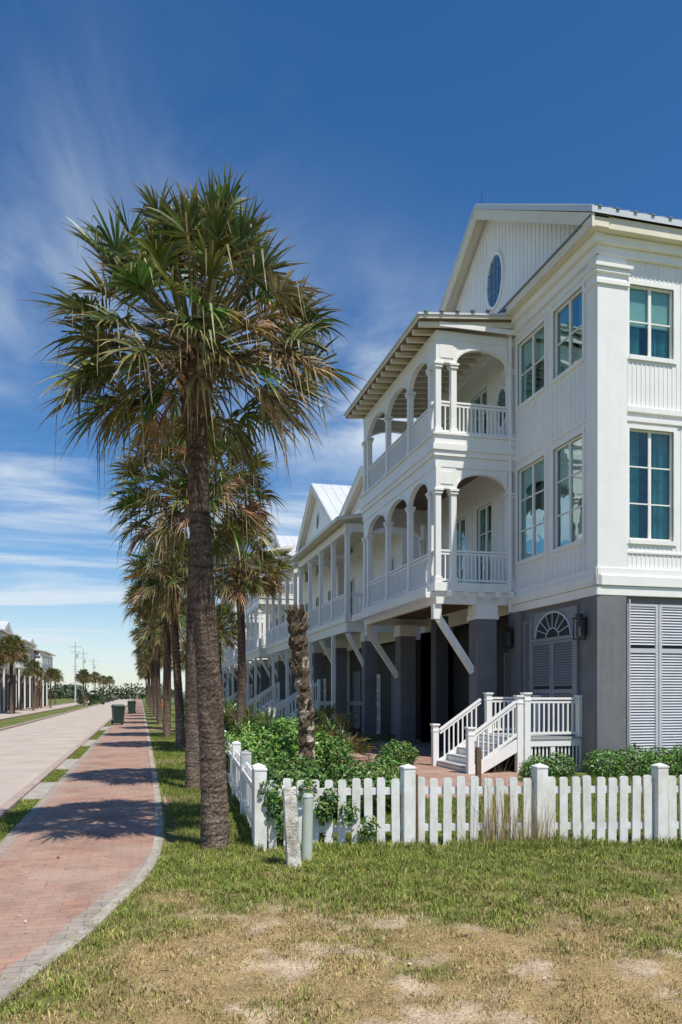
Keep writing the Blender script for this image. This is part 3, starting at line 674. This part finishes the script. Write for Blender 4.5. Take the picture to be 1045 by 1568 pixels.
for i in range(420):
    if i<150: y=rg.uniform(4.7,16); x=rg.uniform(-1.35,float(edgex(y))-.02); z=.041
    else: y=rg.uniform(3.9,7.9); x=rg.uniform(float(edgex(y))+.1,6.5); z=float(hz(np.array([x]),np.array([y]))[0])+.012
    a=rg.uniform(0,6.28); L=rg.uniform(.006,.03); w=L*rg.uniform(.2,.6); u_=Vector((math.cos(a),math.sin(a),rg.uniform(-.2,.4)))*L; q_=Vector((-math.sin(a),math.cos(a),rg.uniform(-.2,.4)))*w; P=Vector((x,y,z+.003))
    mb.poly([P-u_,P-q_,P+u_,P+q_]); cc=rg.choice([(.2,.12,.06),(.4,.3,.16),(.1,.07,.05),(.5,.45,.38)]); cols+=[cc]*4
obj_from_mesh('leaf_litter',mesh('leaf_litter',mb.v,mb.f,M['grass'],cols))

def reeds(name,cx,cy,n,hmin,hmax,spread,cols,w=.008):
    v=[];f=[];c=[]
    for i in range(n):
        x=cx+random.gauss(0,spread); y=cy+random.gauss(0,.05); hh=random.uniform(hmin,hmax); a=random.uniform(0,6.28); le=random.uniform(.05,.4)*hh
        cc=random.choice(cols); b=len(v); sx,sy=math.cos(a+1.57)*w/2,math.sin(a+1.57)*w/2
        for k in range(5):
            t=k/4; px=x+math.cos(a)*le*t*t; py=y+math.sin(a)*le*t*t*.6; pz=hh*(t-.2*t*t*le/hh); ww=1-t*.9
            v+= [(px-sx*ww,py-sy*ww,pz),(px+sx*ww,py+sy*ww,pz)]; c+=[cc,cc]
            if k: f.append((b+2*k-2,b+2*k-1,b+2*k+1,b+2*k))
    return obj_from_mesh(name,mesh(name,v,f,M['grass'],c))
dry=[(.45,.34,.17),(.33,.22,.11),(.38,.30,.12)]; grn=[(.14,.24,.05),(.24,.32,.08)]
reeds('dry_reed_clump',3.78,7.83,120,.4,.95,.16,dry); reeds('dry_reed_clump',4.2,7.72,90,.3,.7,.08,dry)
reeds('dry_reed_clump',4.0,8.25,60,.5,1.05,.1,dry)
for (a,b,n_,s_) in ((3.0,7.7,60,.35),(2.0,7.95,80,.25),(5.0,7.45,50,.4),(3.6,6.6,70,.14),(2.6,6.9,50,.2),(3.3,7.2,60,.2),(4.6,6.7,40,.25),(5.4,7.1,40,.2),(1.0,8.4,60,.15)): reeds('weed_clump',a,b,n_,.05,.17,s_,grn,.011)

# ------------------------------------------------------------ shrubs
SEED=[100]
def leaves(name,blobs,n,size,cols):
    vol=np.array([b[3]*b[4]*b[5] for b in blobs])**.75; vol/=vol.sum(); P=[];NR=[]
    SEED[0]+=1; rg=np.random.default_rng(SEED[0])
    for b,wt in zip(blobs,vol):
        m=int(n*wt); d=rg.normal(size=(m,3)); d/=np.linalg.norm(d,axis=1)[:,None]; rr=(.55+.5*rg.random(m)**.7)
        rr*=(.74+.54*fbm(d[:,0]*2+b[0],d[:,1]*2+d[:,2]*1.7,1.6,3))
        p=np.array(b[:3])+d*rr[:,None]*np.array(b[3:]); P.append(p); NR.append(d)
    P=np.concatenate(P);D=np.concatenate(NR); k=P[:,2]>.02; P=P[k];D=D[k]; m=len(P)
    nr=D*.8+rg.normal(size=(m,3))*.6+np.array([0,0,.5]); nr/=np.linalg.norm(nr,axis=1)[:,None]
    t=np.cross(nr,rg.normal(size=(m,3))); t/=np.linalg.norm(t,axis=1)[:,None]; s=np.cross(nr,t)
    L=(size*(.6+.8*rg.random(m)))[:,None]
    V=np.stack([P-t*L,P-s*L*.42+nr*L*.12,P+t*L,P+s*L*.42+nr*L*.12],1).reshape(-1,3); Fa=np.arange(m*4).reshape(-1,4)
    ci=rg.random(m)[:,None]; cols=np.array(cols); c=cols[0]*(1-ci)+cols[1]*ci; br=rg.random(m)<.06; c[br]=cols[2]
    return obj_from_mesh(name,fastmesh(name,V,Fa,M['leaf'],np.repeat(c,4,axis=0)))
GC=[(.04,.10,.02),(.12,.25,.04),(.3,.28,.08)]
leaves('green_shrub',[(2.0,10.3,.42,.5,.5,.42)],6500,.03,GC)
leaves('green_shrub',[(2.75,10.1,.38,.42,.45,.38)],5200,.03,GC)
leaves('green_shrub',[(3.35,10.6,.38,.45,.45,.40)],5200,.032,[(.05,.12,.02),(.16,.30,.05),(.3,.3,.08)])
leaves('green_shrub',[(2.1,14.6,.55,.8,.7,.55)],5500,.042,[(.06,.14,.025),(.18,.35,.045),(.36,.38,.1)])
leaves('green_shrub',[(2.9,15.4,.6,.75,.8,.56)],5500,.042,[(.06,.14,.025),(.18,.35,.045),(.36,.38,.1)])
leaves('green_shrub',[(3.7,15.6,.42,.5,.6,.42)],3500,.042,GC)
leaves('green_shrub',[(1.75,9.0,.35,.3,.25,.38)],1700,.030,GC)
leaves('green_shrub',[(1.75,11.6,.4,.3,.5,.45)],1700,.032,GC)
leaves('hedge',[(9.0+i*.62,13.85,.27,.42,.4,.33+.05*(i%2)) for i in range(9)],24000,.03,[(.05,.12,.02),(.14,.30,.045),(.3,.3,.09)])
leaves('hedge',[(7.55,13.9,.2,.4,.35,.28),(8.1,14.0,.22,.3,.3,.3)],4500,.03,GC)
leaves('green_shrub',[(5.9,17.6,.25,.45,.4,.32)],3500,.035,GC)
leaves('green_shrub',[(4.4,20.5,.3,.6,.5,.4),(3.4,21.5,.5,.8,.8,.6)],6000,.045,GC)
leaves('green_shrub',[(3.0,26,.6,1,1,.7),(3.2,31,.6,1,1.2,.8),(3,38,.6,1,1.5,.8),(3,47,.6,1,1.5,.8)],14000,.07,GC)
vb=[]
for i in range(15): 
    x=random.choice([1.34,1.42,1.75,1.9,2.05,2.15,2.3,2.4])+random.uniform(-.07,.07); vb.append((x,fence_y(x)+random.choice([-.05,.12]),random.uniform(.15,.72),.11,.06,.13))
leaves('climbing_vine',vb,1700,.030,GC)
# ------------------------------------------------------------ fences
def fence(name,pts,h=.78,ph=.9,sp=.142,pw=.08,bev=.004):
    e=empty(name); pk=MB(); po=MB(); ra=MB(); rg=random.Random(4)
    for a,b in zip(pts[:-1],pts[1:]):
        a=Vector((*a,0)); b=Vector((*b,0)); d=(b-a); L=d.length; u=d.normalized(); nn=Vector((-u.y,u.x,0)); 
        if nn.y>0: nn=-nn
        Fq=Fr(a,u,nn); n=int(round((L-.14)/sp)); s=(L-.14)/n
        for z in (.2,.6): ra.box(Fq,.06,L-.06,z,z+.075,-.05,-.012)
        for i in range(n):
            c=.07+s*(i+.5)+rg.uniform(-.009,.009); hh=h+rg.uniform(-.018,.014); z0=.03+rg.uniform(-.012,.012); tl=rg.uniform(-.012,.012); w=pw/2*rg.uniform(.96,1.04); nn0=rg.uniform(-.002,.004)
            pts2=[(c-w,z0),(c+w,z0),(c+w+tl,hh-.015),(c+w*.7+tl,hh),(c-w*.7+tl,hh),(c-w+tl,hh-.015)]
            pk.prism(Fq,pts2,-.010+nn0,.012+nn0)
    for p in pts:
        x,y=p; w=.066; po.b(x-w,x+w,y-w,y+w,0,ph-.02); q=w+.006
        po.b(x-q,x+q,y-q,y+q,ph-.02,ph); k=len(po.v); z=ph+.001
        po.v+=[Vector((x-q,y-q,z)),Vector((x+q,y-q,z)),Vector((x+q,y+q,z)),Vector((x-q,y+q,z)),Vector((x,y,ph+.035))]; po.f+=[(k,k+1,k+4),(k+1,k+2,k+4),(k+2,k+3,k+4),(k+3,k,k+4)]
    pk.done('pickets','fence',e,bev); po.done('posts','fence',e,bev); ra.done('rails','fence',e)
    return e
fence('white_picket_fence',[(1.23,8.3),(2.82,8.08),(4.25,7.80),(5.57,7.53),(6.95,7.28),(8.3,7.04)])
fence('white_picket_fence',[(1.26,8.6),(1.38,10.6),(1.50,12.7),(1.6,14.8),(1.7,16.8),(1.8,19),(1.85,21.2),(1.85,23.4),(1.9,25.6)],bev=0)
fence('white_picket_fence',[(-12.2,54),(-12.2,57),(-12.2,60),(-12.2,63),(-12.2,66),(-12.2,69),(-12.2,72),(-12.2,75)],bev=0,h=.95,ph=1.05)
mb=MB(); rg=random.Random(2); n=14; bx,by=1.42,7.35; rings=[]
for i in range(n):
    z=.83*i/(n-1); w=.066*(1-.10*(i/(n-1)))+rg.uniform(-.004,.004); ox=-.05*i/(n-1)+rg.uniform(-.002,.002); R=[]
    for (a,b) in ((-1,-1),(0,-1.02),(1,-1),(1.02,0),(1,1),(0,1.02),(-1,1),(-1.02,0)): R.append(Vector((bx+ox+a*w+rg.uniform(-.002,.002),by+b*w*.8+rg.uniform(-.002,.002),z-.03+(rg.uniform(-.03,.03) if i==n-1 else 0))))
    rings.append(R)
for R in rings: mb.v+=R
for i in range(n-1):
    for j in range(8): mb.f.append((i*8+j,i*8+(j+1)%8,(i+1)*8+(j+1)%8,(i+1)*8+j))
mb.f.append(tuple((n-1)*8+j for j in range(8)))
mb.done('rotten_fence_post','peel',None)
e=empty('utility_marker_post'); mb=MB(); mb.cyl((1.58,7.55,0),(1.60,7.57,.68),.055,.053,20); mb.cyl((1.60,7.57,.68),(1.60,7.57,.71),.058,.045,20); mb.done('pipe','pvc',e)
mb=MB(); mb.cyl((2.9,8.0,0),(2.9,8.02,.82),.014,.014,8); mb.done('metal_stake','wood',None)
mb=MB(); mb.b(5.62,5.70,12.5,12.58,0,.75); mb.b(5.63,5.69,12.51,12.57,.75,.77); mb.done('wooden_stake','wood',None)

# ------------------------------------------------------------ palms
def frond(v,f,c,base,d,Lp,Lb,rg,droop,dryness,nseg=34,wf=1.0):
    up=Vector((0,0,1)); d=d.normalized()
    g1=Vector((rg.uniform(.055,.15),rg.uniform(.09,.17),rg.uniform(.018,.04))) if rg.random()>dryness else Vector((rg.uniform(.22,.36),rg.uniform(.15,.22),rg.uniform(.07,.12)))
    pc=Vector((.20,.19,.08)) if dryness<.5 else Vector((.24,.16,.09))
    P=[]; n=5
    for i in range(n):
        t=i/(n-1); P.append(base+d*Lp*t-up*(droop*.22*Lp*t*t))
    side=d.cross(up)
    if side.length<.15: side=Vector((rg.uniform(-1,1),rg.uniform(-1,1),0))
    side.normalize(); side=(side+up*rg.uniform(-.8,.8)).normalized()
    for i in range(n):
        w=.018*(1-.5*i/(n-1)); b=len(v); v+=[P[i]-side*w,P[i]+side*w]; c+=[pc,pc]
        if i: f.append((b-2,b-1,b+1,b))
    nrm=side.cross(d).normalized()
    for i in range(n):
        w=.012; b=len(v); v+=[P[i]-nrm*w,P[i]+nrm*w]; c+=[pc*.8,pc*.8]
        if i: f.append((b-2,b-1,b+1,b))
    a=(P[-1]-P[-2]).normalized(); nrm=side.cross(a).normalized(); o=P[-1]
    for k in range(nseg):
        t=-1+2*(k+.5)/nseg; th=t*math.radians(98)+rg.uniform(-.06,.06)
        root=o+a*Lb*.28*(1-abs(t))-up*.05*(1-abs(t))
        dr=a*math.cos(th)+side*math.sin(th)+nrm*(.5*abs(math.sin(th))+rg.uniform(-.12,.18)); dr.normalize()
        L=Lb*(1-.25*abs(t)**1.6)*rg.uniform(.72,1.12)
        wdir=dr.cross(nrm).normalized(); wdir=(wdir+nrm*rg.uniform(-1.1,1.1)).normalized()
        dd=droop*rg.uniform(.4,1.6)+.1; brk=rg.random()<.18
        gc=g1*rg.uniform(.5,1.7); b=len(v)
        for j,(s,w) in enumerate(((0,.006),(.3,.015),(.6,.011),(.83,.005),(1,.001))):
            sag=dd*.6*L*s*s*(1 if not (brk and s>.6) else 1.9)
            q=root+dr*L*s-up*sag
            if brk and s>.6: q-=dr*L*(s-.6)*.6
            w*=wf
            v+=[q-wdir*w,q+wdir*w]
            tc=gc if s<.7 else gc.lerp(Vector((.40,.28,.13)),.85 if rg.random()<.6 else .2)
            c+=[tc,tc]
            if j: f.append((b+2*j-2,b+2*j-1,b+2*j+1,b+2*j))
def make_crown(seed,nf=128):
    rg=random.Random(seed); v=[];f=[];c=[]
    for i in range(nf):
        t=(i+.5)/nf; el=math.radians(84-100*t**.9+rg.uniform(-10,10)); az=i*2.39996+rg.uniform(-.35,.35)
        d=Vector((math.cos(az)*math.cos(el),math.sin(az)*math.cos(el),math.sin(el)))
        # crown shape: reach from the head is longer upward/outward, shorter downward
        R=1.08+.12*math.sin(el) if el>0 else 1.02
        Lp=R*(rg.uniform(.45,1.0)**.6)*.98; Lb=rg.uniform(.42,.56)
        base=Vector((math.cos(az)*.1,math.sin(az)*.1,.12-.3*t))
        frond(v,f,c,base,d,Lp,Lb,rg,.15+.45*t+rg.uniform(-.05,.35),.05 if t<.7 else .2,30)
    for i in range(10):
        az=i*.628+rg.uniform(-.2,.2); el=math.radians(rg.uniform(-38,-12)); d=Vector((math.cos(az)*math.cos(el),math.sin(az)*math.cos(el),math.sin(el)))
        frond(v,f,c,Vector((math.cos(az)*.12,math.sin(az)*.12,-.12)),d,rg.uniform(.5,.85),rg.uniform(.38,.48),rg,1.0,.4,26)
    for i in range(18):
        az=rg.uniform(0,6.28); el=math.radians(rg.uniform(-25,45)); d=Vector((math.cos(az)*math.cos(el),math.sin(az)*math.cos(el),math.sin(el)))
        frond(v,f,c,Vector((math.cos(az)*.12,math.sin(az)*.12,-.1)),d,rg.uniform(.25,.9),rg.uniform(.3,.42),rg,.9,1.0,18,.8)
    for i in range(30):
        az=rg.uniform(0,6.28); P=Vector((math.cos(az)*.1,math.sin(az)*.1,0)); d=Vector((math.cos(az),math.sin(az),rg.uniform(.3,2.2))).normalized(); L=rg.uniform(.8,1.35)
        for k in range(10):
            b=len(v); q=P+d*L*.1; d=(d+Vector((0,0,-.12))).normalized(); s=Vector((-d.y,d.x,0))*.008
            cc=Vector((.38,.26,.14)); v+=[P-s,P+s,q+s,q-s]; c+=[cc]*4; f.append((b,b+1,b+2,b+3))
            if k>3:
                for m in range(5):
                    e=P+Vector((rg.uniform(-.13,.13),rg.uniform(-.13,.13),rg.uniform(-.15,.06))); b=len(v); v+=[P,P+Vector((.006,.006,.006)),e]; c+=[cc]*3; f.append((b,b+1,b+2))
            P=q
    return mesh('palm_crown',v,f,M['palm'],c)
def make_trunk(seed,H_=5.1,r0=.145,r1=.104,lean=(-.17,0)):
    rg=random.Random(seed); v=[];f=[];c=[]; n=26; m=190
    for i in range(m):
        t=i/(m-1); z=H_*t; r=r0+(r1-r0)*min(1,t*1.4)+.02*math.exp(-t*30); cx=lean[0]*t+.03*math.sin(t*5+seed); cy=lean[1]*t+.03*math.cos(t*4+seed)-.03
        ring=(i%4==0)
        rr=1+.015*math.sin(i*.7)+rg.uniform(-.012,.012)+(.04*rg.random() if ring else 0); rgk=rg.uniform(.4,.8)
        for j in range(n):
            a=2*math.pi*j/n; q=r*rr*(1+rg.uniform(-.03,.03)+.02*math.sin(3*a+t*4)); v.append((cx+math.cos(a)*q,cy+math.sin(a)*q,z-.05+.012*math.sin(a*2+i*.3)))
            g=rg.uniform(.75,1.25)*(rgk if i%4==1 else 1)*(1+.3*math.sin(t*23+a*2)*math.sin(t*9+a)); b=Vector((.115,.078,.058)).lerp(Vector((.20,.155,.12)),max(0,.55-t)*1.5)
            c.append(b*g)
    for i in range(m-1):
        for j in range(n): f.append((i*n+j,i*n+(j+1)%n,(i+1)*n+(j+1)%n,(i+1)*n+j))
    return mesh('palm_trunk',v,f,M['bark'],c)
def make_boots(seed):
    rg=random.Random(seed); mb=MB(); cols=[]
    for i in range(64):
        t=i/64; z=-.72+.72*t; a=i*2.4+rg.uniform(-.2,.2); r=.11+.09*t; d=Vector((math.cos(a),math.sin(a),0)); s=Vector((-d.y,d.x,0)); L=rg.uniform(.14,.30)
        o=d*(r-.05)+Vector((0,0,z)); out=d*rg.uniform(.3,.8)+Vector((0,0,1))+s*rg.choice([-.6,.6])*rg.uniform(.5,1.1); out.normalize(); w=rg.uniform(.03,.05)
        e=o+out*L; th=d*.018
        mb.hexa([o-s*w-th,o+s*w-th,o+s*w+th,o-s*w+th,e-s*w*.45-th*.5,e+s*w*.45-th*.5,e+s*w*.45+th*.5,e-s*w*.45+th*.5])
        cc=Vector((.28,.18,.11))*rg.uniform(.5,1.8); cols+=[cc*.6]*4+[cc*1.3]*4
    k=len(mb.v); n=16
    for i in range(12):
        z=-.78+.95*i/11; r=.115+.06*math.sin(math.pi*min(1,i/11))
        for j in range(n): 
            a=2*math.pi*j/n; q=r*rg.uniform(.85,1.15); mb.v.append(Vector((math.cos(a)*q,math.sin(a)*q,z))); cols.append(Vector((.12,.08,.05))*rg.uniform(.6,1.4))
    for i in range(11):
        for j in range(n): mb.f.append((k+i*n+j,k+i*n+(j+1)%n,k+(i+1)*n+(j+1)%n,k+(i+1)*n+j))
    return mesh('palm_boots',mb.v,mb.f,M['bark'],cols)
crowns=[make_crown(3),make_crown(12),make_crown(23)]; trunks=[make_trunk(1),make_trunk(2,lean=(.08,.05)),make_trunk(5,lean=(-.05,.1))]; boots=[make_boots(1),make_boots(2)]
leans=[(-.17,0),(.08,.05),(-.05,.1)]
def palm(x,y,vi,rz=0,s=1,name='palm_tree',tz=1,tilt=(0,0)):
    e=empty(name,(x,y,0),0,s); L=leans[vi]; h=5.05*tz
    o=obj_from_mesh('trunk',trunks[vi],e); o.scale=(1,1,tz*1.02)
    top=(L[0]+.03*math.sin(5+[1,2,5][vi]),L[1]+.03*math.cos(4+[1,2,5][vi])-.03,h+.18)
    o=obj_from_mesh('boots',boots[vi%2],e); o.location=top; o.rotation_euler=(0,0,rz)
    o=obj_from_mesh('crown',crowns[vi],e); o.location=top; o.rotation_euler=(tilt[0],tilt[1],rz)
palm(.75,8.48,0,0.4,1.03,tilt=(0,-.08))
palm(.87,14.0,1,1.0,1.0)
palm(2.7,21.6,2,2.0,.98)
for (x,y,s,vi,rz) in [(1.15,24.2,1,0,2.2),(1.0,30.5,1.02,2,4),(1.1,37,.97,1,3),(1.0,44,1,0,5),(1.1,51,.95,2,1),(1.0,58,1,1,2),(1.1,66,1.03,0,3),(1,74,.97,2,5),(1.1,83,1,1,.5),(1,93,1,0,1.5),(1.1,104,1,2,2.5),(1,117,1,1,3.5),(1,132,1,0,4.5),(1,150,1,2,2),
    (3.4,34,.85,0,1),(3.6,46,.8,1,2),(3.8,62,.9,2,3),(3.8,78,.9,0,4)]:
    palm(x,y,vi,rz,s)
for (x,y,s,vi,rz) in [(-10.3,69,.98,1,0),(-10.6,72,1.0,0,2),(-12.3,70,.8,2,1),(-10.2,82,.75,2,3),(-10,95,.7,1,4),(-7.3,110,.75,0,1),(-7.3,135,.8,1,2),(-7.2,165,.8,2,2),(-9,140,.8,0,2),(-7.3,200,.9,2,3),(-12,120,.8,1,3)]:
    palm(x,y,vi,rz,s)
def fanplant(x,y,seed,n=16,s=.7):
    rg=random.Random(seed); v=[];f=[];c=[]
    for i in range(n):
        az=i*2.4; el=math.radians(rg.uniform(10,75)); d=Vector((math.cos(az)*math.cos(el),math.sin(az)*math.cos(el),math.sin(el)))
        frond(v,f,c,Vector((0,0,.1)),d,rg.uniform(.5,.9)*s,rg.uniform(.5,.7)*s,rg,.5,.05,22)
    o=obj_from_mesh('fan_palm_plant',mesh('fan_palm_plant',v,f,M['palm'],c)); o.location=(x,y,0)
fanplant(5.6,23.0,1,18,1.1); fanplant(2.5,18.5,2,18,1.2); fanplant(5.0,19.6,3,14,.8); fanplant(3.0,25,4,18,1.3); fanplant(6.2,26.5,5,18,1.2)
e=empty('dead_palm_trunk',(2.85,13.75,0)); rg=random.Random(9); v=[];f=[];c=[]; n=20; m=60
for i in range(m):
    t=i/(m-1); z=3.1*t; r=.14*(1-.1*t)*(1+.12*math.sin(i*1.3))+(.03 if t>.8 else 0); cx=-.08*t+.06*math.sin(t*5)
    for j in range(n):
        a=2*math.pi*j/n; q=r*(1+rg.uniform(-.16,.16)); v.append((cx+math.cos(a)*q,math.sin(a)*q,z+(rg.uniform(-.15,.25) if i==m-1 else 0)))
        pale=math.sin(t*13+j*.6)+math.sin(t*31-j*.9)>.5 and t<.75
        c.append(Vector((.36,.31,.25))*rg.uniform(.7,1.3) if pale else Vector((.12,.085,.06))*rg.uniform(.6,1.2))
for i in range(m-1):
    for j in range(n): f.append((i*n+j,i*n+(j+1)%n,(i+1)*n+(j+1)%n,(i+1)*n+j))
obj_from_mesh('bark',mesh('bark',v,f,M['bark'],c),e)
mb=MB(); cols=[]
for i in range(70):
    z=rg.uniform(.3,3.15)if i<35 else rg.uniform(2.0,3.2); a=rg.uniform(0,6.28); d=Vector((math.cos(a),math.sin(a),0)); s=Vector((-d.y,d.x,0)); t=z/3.1; o=Vector((-.08*t+.06*math.sin(t*5),0,z))+d*.12
    E=o+(d*rg.uniform(.3,.8)+Vector((0,0,1))+s*rg.uniform(-.6,.6)).normalized()*rg.uniform(.1,.22); w=.035; th=d*.012
    mb.hexa([o-s*w-th,o+s*w-th,o+s*w+th,o-s*w+th,E-s*w*.3-th,E+s*w*.3-th,E+s*w*.3+th,E-s*w*.3+th]); cc=Vector((.25,.19,.13))*rg.uniform(.4,1.6); cols+=[cc]*8
obj_from_mesh('boots',mesh('boots',mb.v,mb.f,M['bark'],cols),e)

# ------------------------------------------------------------ street furniture
def bin_(x,y,rz=0):
    e=empty('wheeled_trash_bin',(x,y,.034),rz); mb=MB()
    A=[Vector((sx*.24,sy*.27,.08)) for sx,sy in ((-1,-1),(1,-1),(1,1),(-1,1))]; B=[Vector((sx*.30,sy*.34,.98)) for sx,sy in ((-1,-1),(1,-1),(1,1),(-1,1))]
    mb.hexa(A+B); mb.b(-.32,.32,-.36,.36,.93,.985); mb.done('body','bin',e,.02)
    mb=MB(); A=[Vector((sx*.33,sy*.38,.99)) for sx,sy in ((-1,-1),(1,-1),(1,1),(-1,1))]; B=[Vector((sx*.25,sy*.3,1.08)) for sx,sy in ((-1,-1),(1,-1),(1,1),(-1,1))]; mb.hexa(A+B); mb.done('lid','bin',e,.02)
    mb=MB(); mb.cyl((-.3,.32,.12),(-.22,.32,.12),.12,.12,16); mb.cyl((.22,.32,.12),(.3,.32,.12),.12,.12,16); mb.cyl((-.25,.42,.95),(.25,.42,.95),.018,.018,8); mb.done('wheels_and_handle','black',e)
bin_(-1.15,43,.2); bin_(-.7,66,-.1)
def pole(x,y,h):
    e=empty('utility_pole',(x,y,0)); mb=MB(); mb.cyl((0,0,0),(0,0,h),.16,.1,10); mb.b(-1.1,1.1,-.06,.06,h-.9,h-.76); mb.b(-.8,.8,-.06,.06,h-1.8,h-1.68); mb.cyl((.35,0,h-2.9),(.35,0,h-2.1),.2,.2,10)
    for xx in (-1,-.5,.5,1): mb.cyl((xx,0,h-.76),(xx,0,h-.6),.05,.03,8)
    mb.done('pole_and_crossarms','louver',e)
pole(-11.5,150,11); pole(-11.8,175,11); pole(-12,215,11); pole(-20,260,11)
e=empty('timber_deck_frame',(-12.6,88,0)); mb=MB()
for x in (0,1.6):
    for y in (0,3,6): mb.b(x,x+.2,y,y+.2,0,4.6)
for z in (2.3,4.4):
    for x in (0,1.6): mb.b(x+.2,x+.28,0,6.2,z,z+.2)
mb.done('timbers','wood',e)
e=empty('orange_barrier',(1.6,70,0)); mb=MB(); mb.b(-.5,.5,-.03,.03,.55,.8); mb.b(-.5,.5,-.03,.03,.95,1.15); mb.done('boards','orange',e); mb=MB(); mb.b(-.4,-.34,-.2,.2,0,.05); mb.b(.34,.4,-.2,.2,0,.05); mb.b(-.4,-.34,.032,.07,.05,1.2); mb.b(.34,.4,.032,.07,.05,1.2); mb.done('legs','wood',e)
rg2=random.Random(5); bl=[]
for i in range(90):
    x=rg2.uniform(-130,90); y=rg2.uniform(230,330); s=rg2.uniform(2,5); bl.append((x,y,s*.5,s*1.3,s,s*.75))
for i in range(20):
    x=rg2.uniform(-9,-6); y=rg2.uniform(110,220); s=rg2.uniform(.8,1.6); bl.append((x,y,s*.5,s,s,s*.7))
leaves('distant_tree_line',bl,26000,.55,[(.03,.055,.02),(.06,.09,.03),(.1,.1,.04)])

# ------------------------------------------------------------ sky, sun
el=math.radians(62); hd=Vector((-.36,.93,0)).normalized()
d=Vector((hd.x*math.cos(el),hd.y*math.cos(el),-math.sin(el)))
L=bpy.data.lights.new('sun','SUN'); L.energy=5.0; L.angle=math.radians(.5); L.color=(1,.955,.86); lo=bpy.data.objects.new('sun',L); sc.collection.objects.link(lo); lo.rotation_euler=d.to_track_quat('-Z','Y').to_euler(); lo.location=(5,-5,20)
w=bpy.data.worlds.new('World'); sc.world=w; w.use_nodes=True; nt=w.node_tree; bg=nt.nodes['Background']; bg.inputs['Strength'].default_value=.145
sky=N(nt,'ShaderNodeTexSky',sky_type='NISHITA'); sky.sun_disc=False; sky.sun_elevation=el; sky.sun_rotation=math.atan2(.36,-.93); sky.air_density=1.0; sky.dust_density=.3; sky.ozone_density=3.0; sky.altitude=200
hs=N(nt,'ShaderNodeHueSaturation'); hs.inputs['Hue'].default_value=.503; hs.inputs['Saturation'].default_value=1.3; hs.inputs['Value'].default_value=.86; nt.links.new(sky.outputs[0],hs.inputs['Color'])
tc=N(nt,'ShaderNodeTexCoord'); sp=N(nt,'ShaderNodeSeparateXYZ'); nt.links.new(tc.outputs['Generated'],sp.inputs[0])
def math_(op,a,b=None,c=None,clamp=False):
    n=N(nt,'ShaderNodeMath',operation=op); n.use_clamp=clamp
    for i,x in enumerate((a,b,c)):
        if x is None: continue
        if isinstance(x,(int,float)): n.inputs[i].default_value=x
        else: nt.links.new(x,n.inputs[i])
    return n.outputs[0]
zz=math_('MAXIMUM',sp.outputs['Z'],0.0); zd=math_('ADD',zz,.12)
u=math_('DIVIDE',sp.outputs['X'],zd); v=math_('DIVIDE',sp.outputs['Y'],zd)
cb=N(nt,'ShaderNodeCombineXYZ'); nt.links.new(u,cb.inputs[0]); nt.links.new(v,cb.inputs[1])
def noise(scale,rot,sx,sy,loc,detail=8,rough=.6,dist=.6,src=None):
    mp=N(nt,'ShaderNodeMapping'); mp.inputs['Rotation'].default_value=(0,0,rot); mp.inputs['Scale'].default_value=(sx,sy,1); mp.inputs['Location'].default_value=loc; nt.links.new(src or cb.outputs[0],mp.inputs['Vector'])
    n=N(nt,'ShaderNodeTexNoise'); n.inputs['Scale'].default_value=scale; n.inputs['Detail'].default_value=detail; n.inputs['Roughness'].default_value=rough; n.inputs['Distortion'].default_value=dist; nt.links.new(mp.outputs[0],n.inputs['Vector']); return n.outputs['Fac']
def mr(x,a,b,c,d_):
    n=N(nt,'ShaderNodeMapRange',interpolation_type='SMOOTHSTEP'); nt.links.new(x,n.inputs[0])
    for i,q in enumerate((a,b,c,d_)): n.inputs[i+1].default_value=q
    return n.outputs[0]
az=math_('DIVIDE',sp.outputs['X'],math_('MAXIMUM',sp.outputs['Y'],.05))
def gauss(a0,z0,sa,sz):
    e=math_('ADD',math_('POWER',math_('ABSOLUTE',math_('DIVIDE',math_('SUBTRACT',az,a0),sa)),2),math_('POWER',math_('ABSOLUTE',math_('DIVIDE',math_('SUBTRACT',zz,z0),sz)),2))
    return math_('POWER',2.718,math_('MULTIPLY',e,-1))
wisp=noise(1.3,1.25,1.5,.75,(2,1,0),12,.58,.9)
soft=noise(2.2,.3,1,.8,(4.1,.6,0),13,.56,.35)
low=noise(1.3,.05,.55,1.6,(1.3,2.2,0),12,.58,.4)
c1=math_('MULTIPLY',mr(wisp,.34,.74,0,.42),math_('ADD',gauss(-.14,.49,.26,.11),math_('MULTIPLY',gauss(.27,.40,.15,.08),.6)))
c2=math_('MULTIPLY',mr(soft,.38,.66,0,.95),math_('ADD',gauss(.27,.355,.17,.085),math_('MULTIPLY',gauss(-.16,.43,.16,.08),.55)))
c3=math_('MULTIPLY',mr(low,.42,.66,0,.85),math_('MULTIPLY',mr(zz,.36,.27,0,1),mr(az,.3,.7,1,.4)))
cl=math_('ADD',math_('ADD',c1,c2),c3,clamp=True)
haze=mr(zz,0.0,.20,.38,0)
cl=math_('MAXIMUM',cl,haze)
mx=N(nt,'ShaderNodeMixRGB'); nt.links.new(cl,mx.inputs[0]); nt.links.new(hs.outputs[0],mx.inputs[1]); mx.inputs[2].default_value=(5.1,5.7,6.3,1)
nt.links.new(mx.outputs[0],bg.inputs['Color'])

# ------------------------------------------------------------ camera
cam=bpy.data.cameras.new('camera'); co=bpy.data.objects.new('camera',cam); sc.collection.objects.link(co); sc.camera=co
cam.sensor_fit='HORIZONTAL'; cam.sensor_width=36; cam.lens=36*1200/1045; cam.shift_y=278/1045; cam.clip_end=4000; cam.clip_start=.05
co.location=(0,0,1.7); co.rotation_euler=(math.radians(90),0,-math.atan2(307,1200))
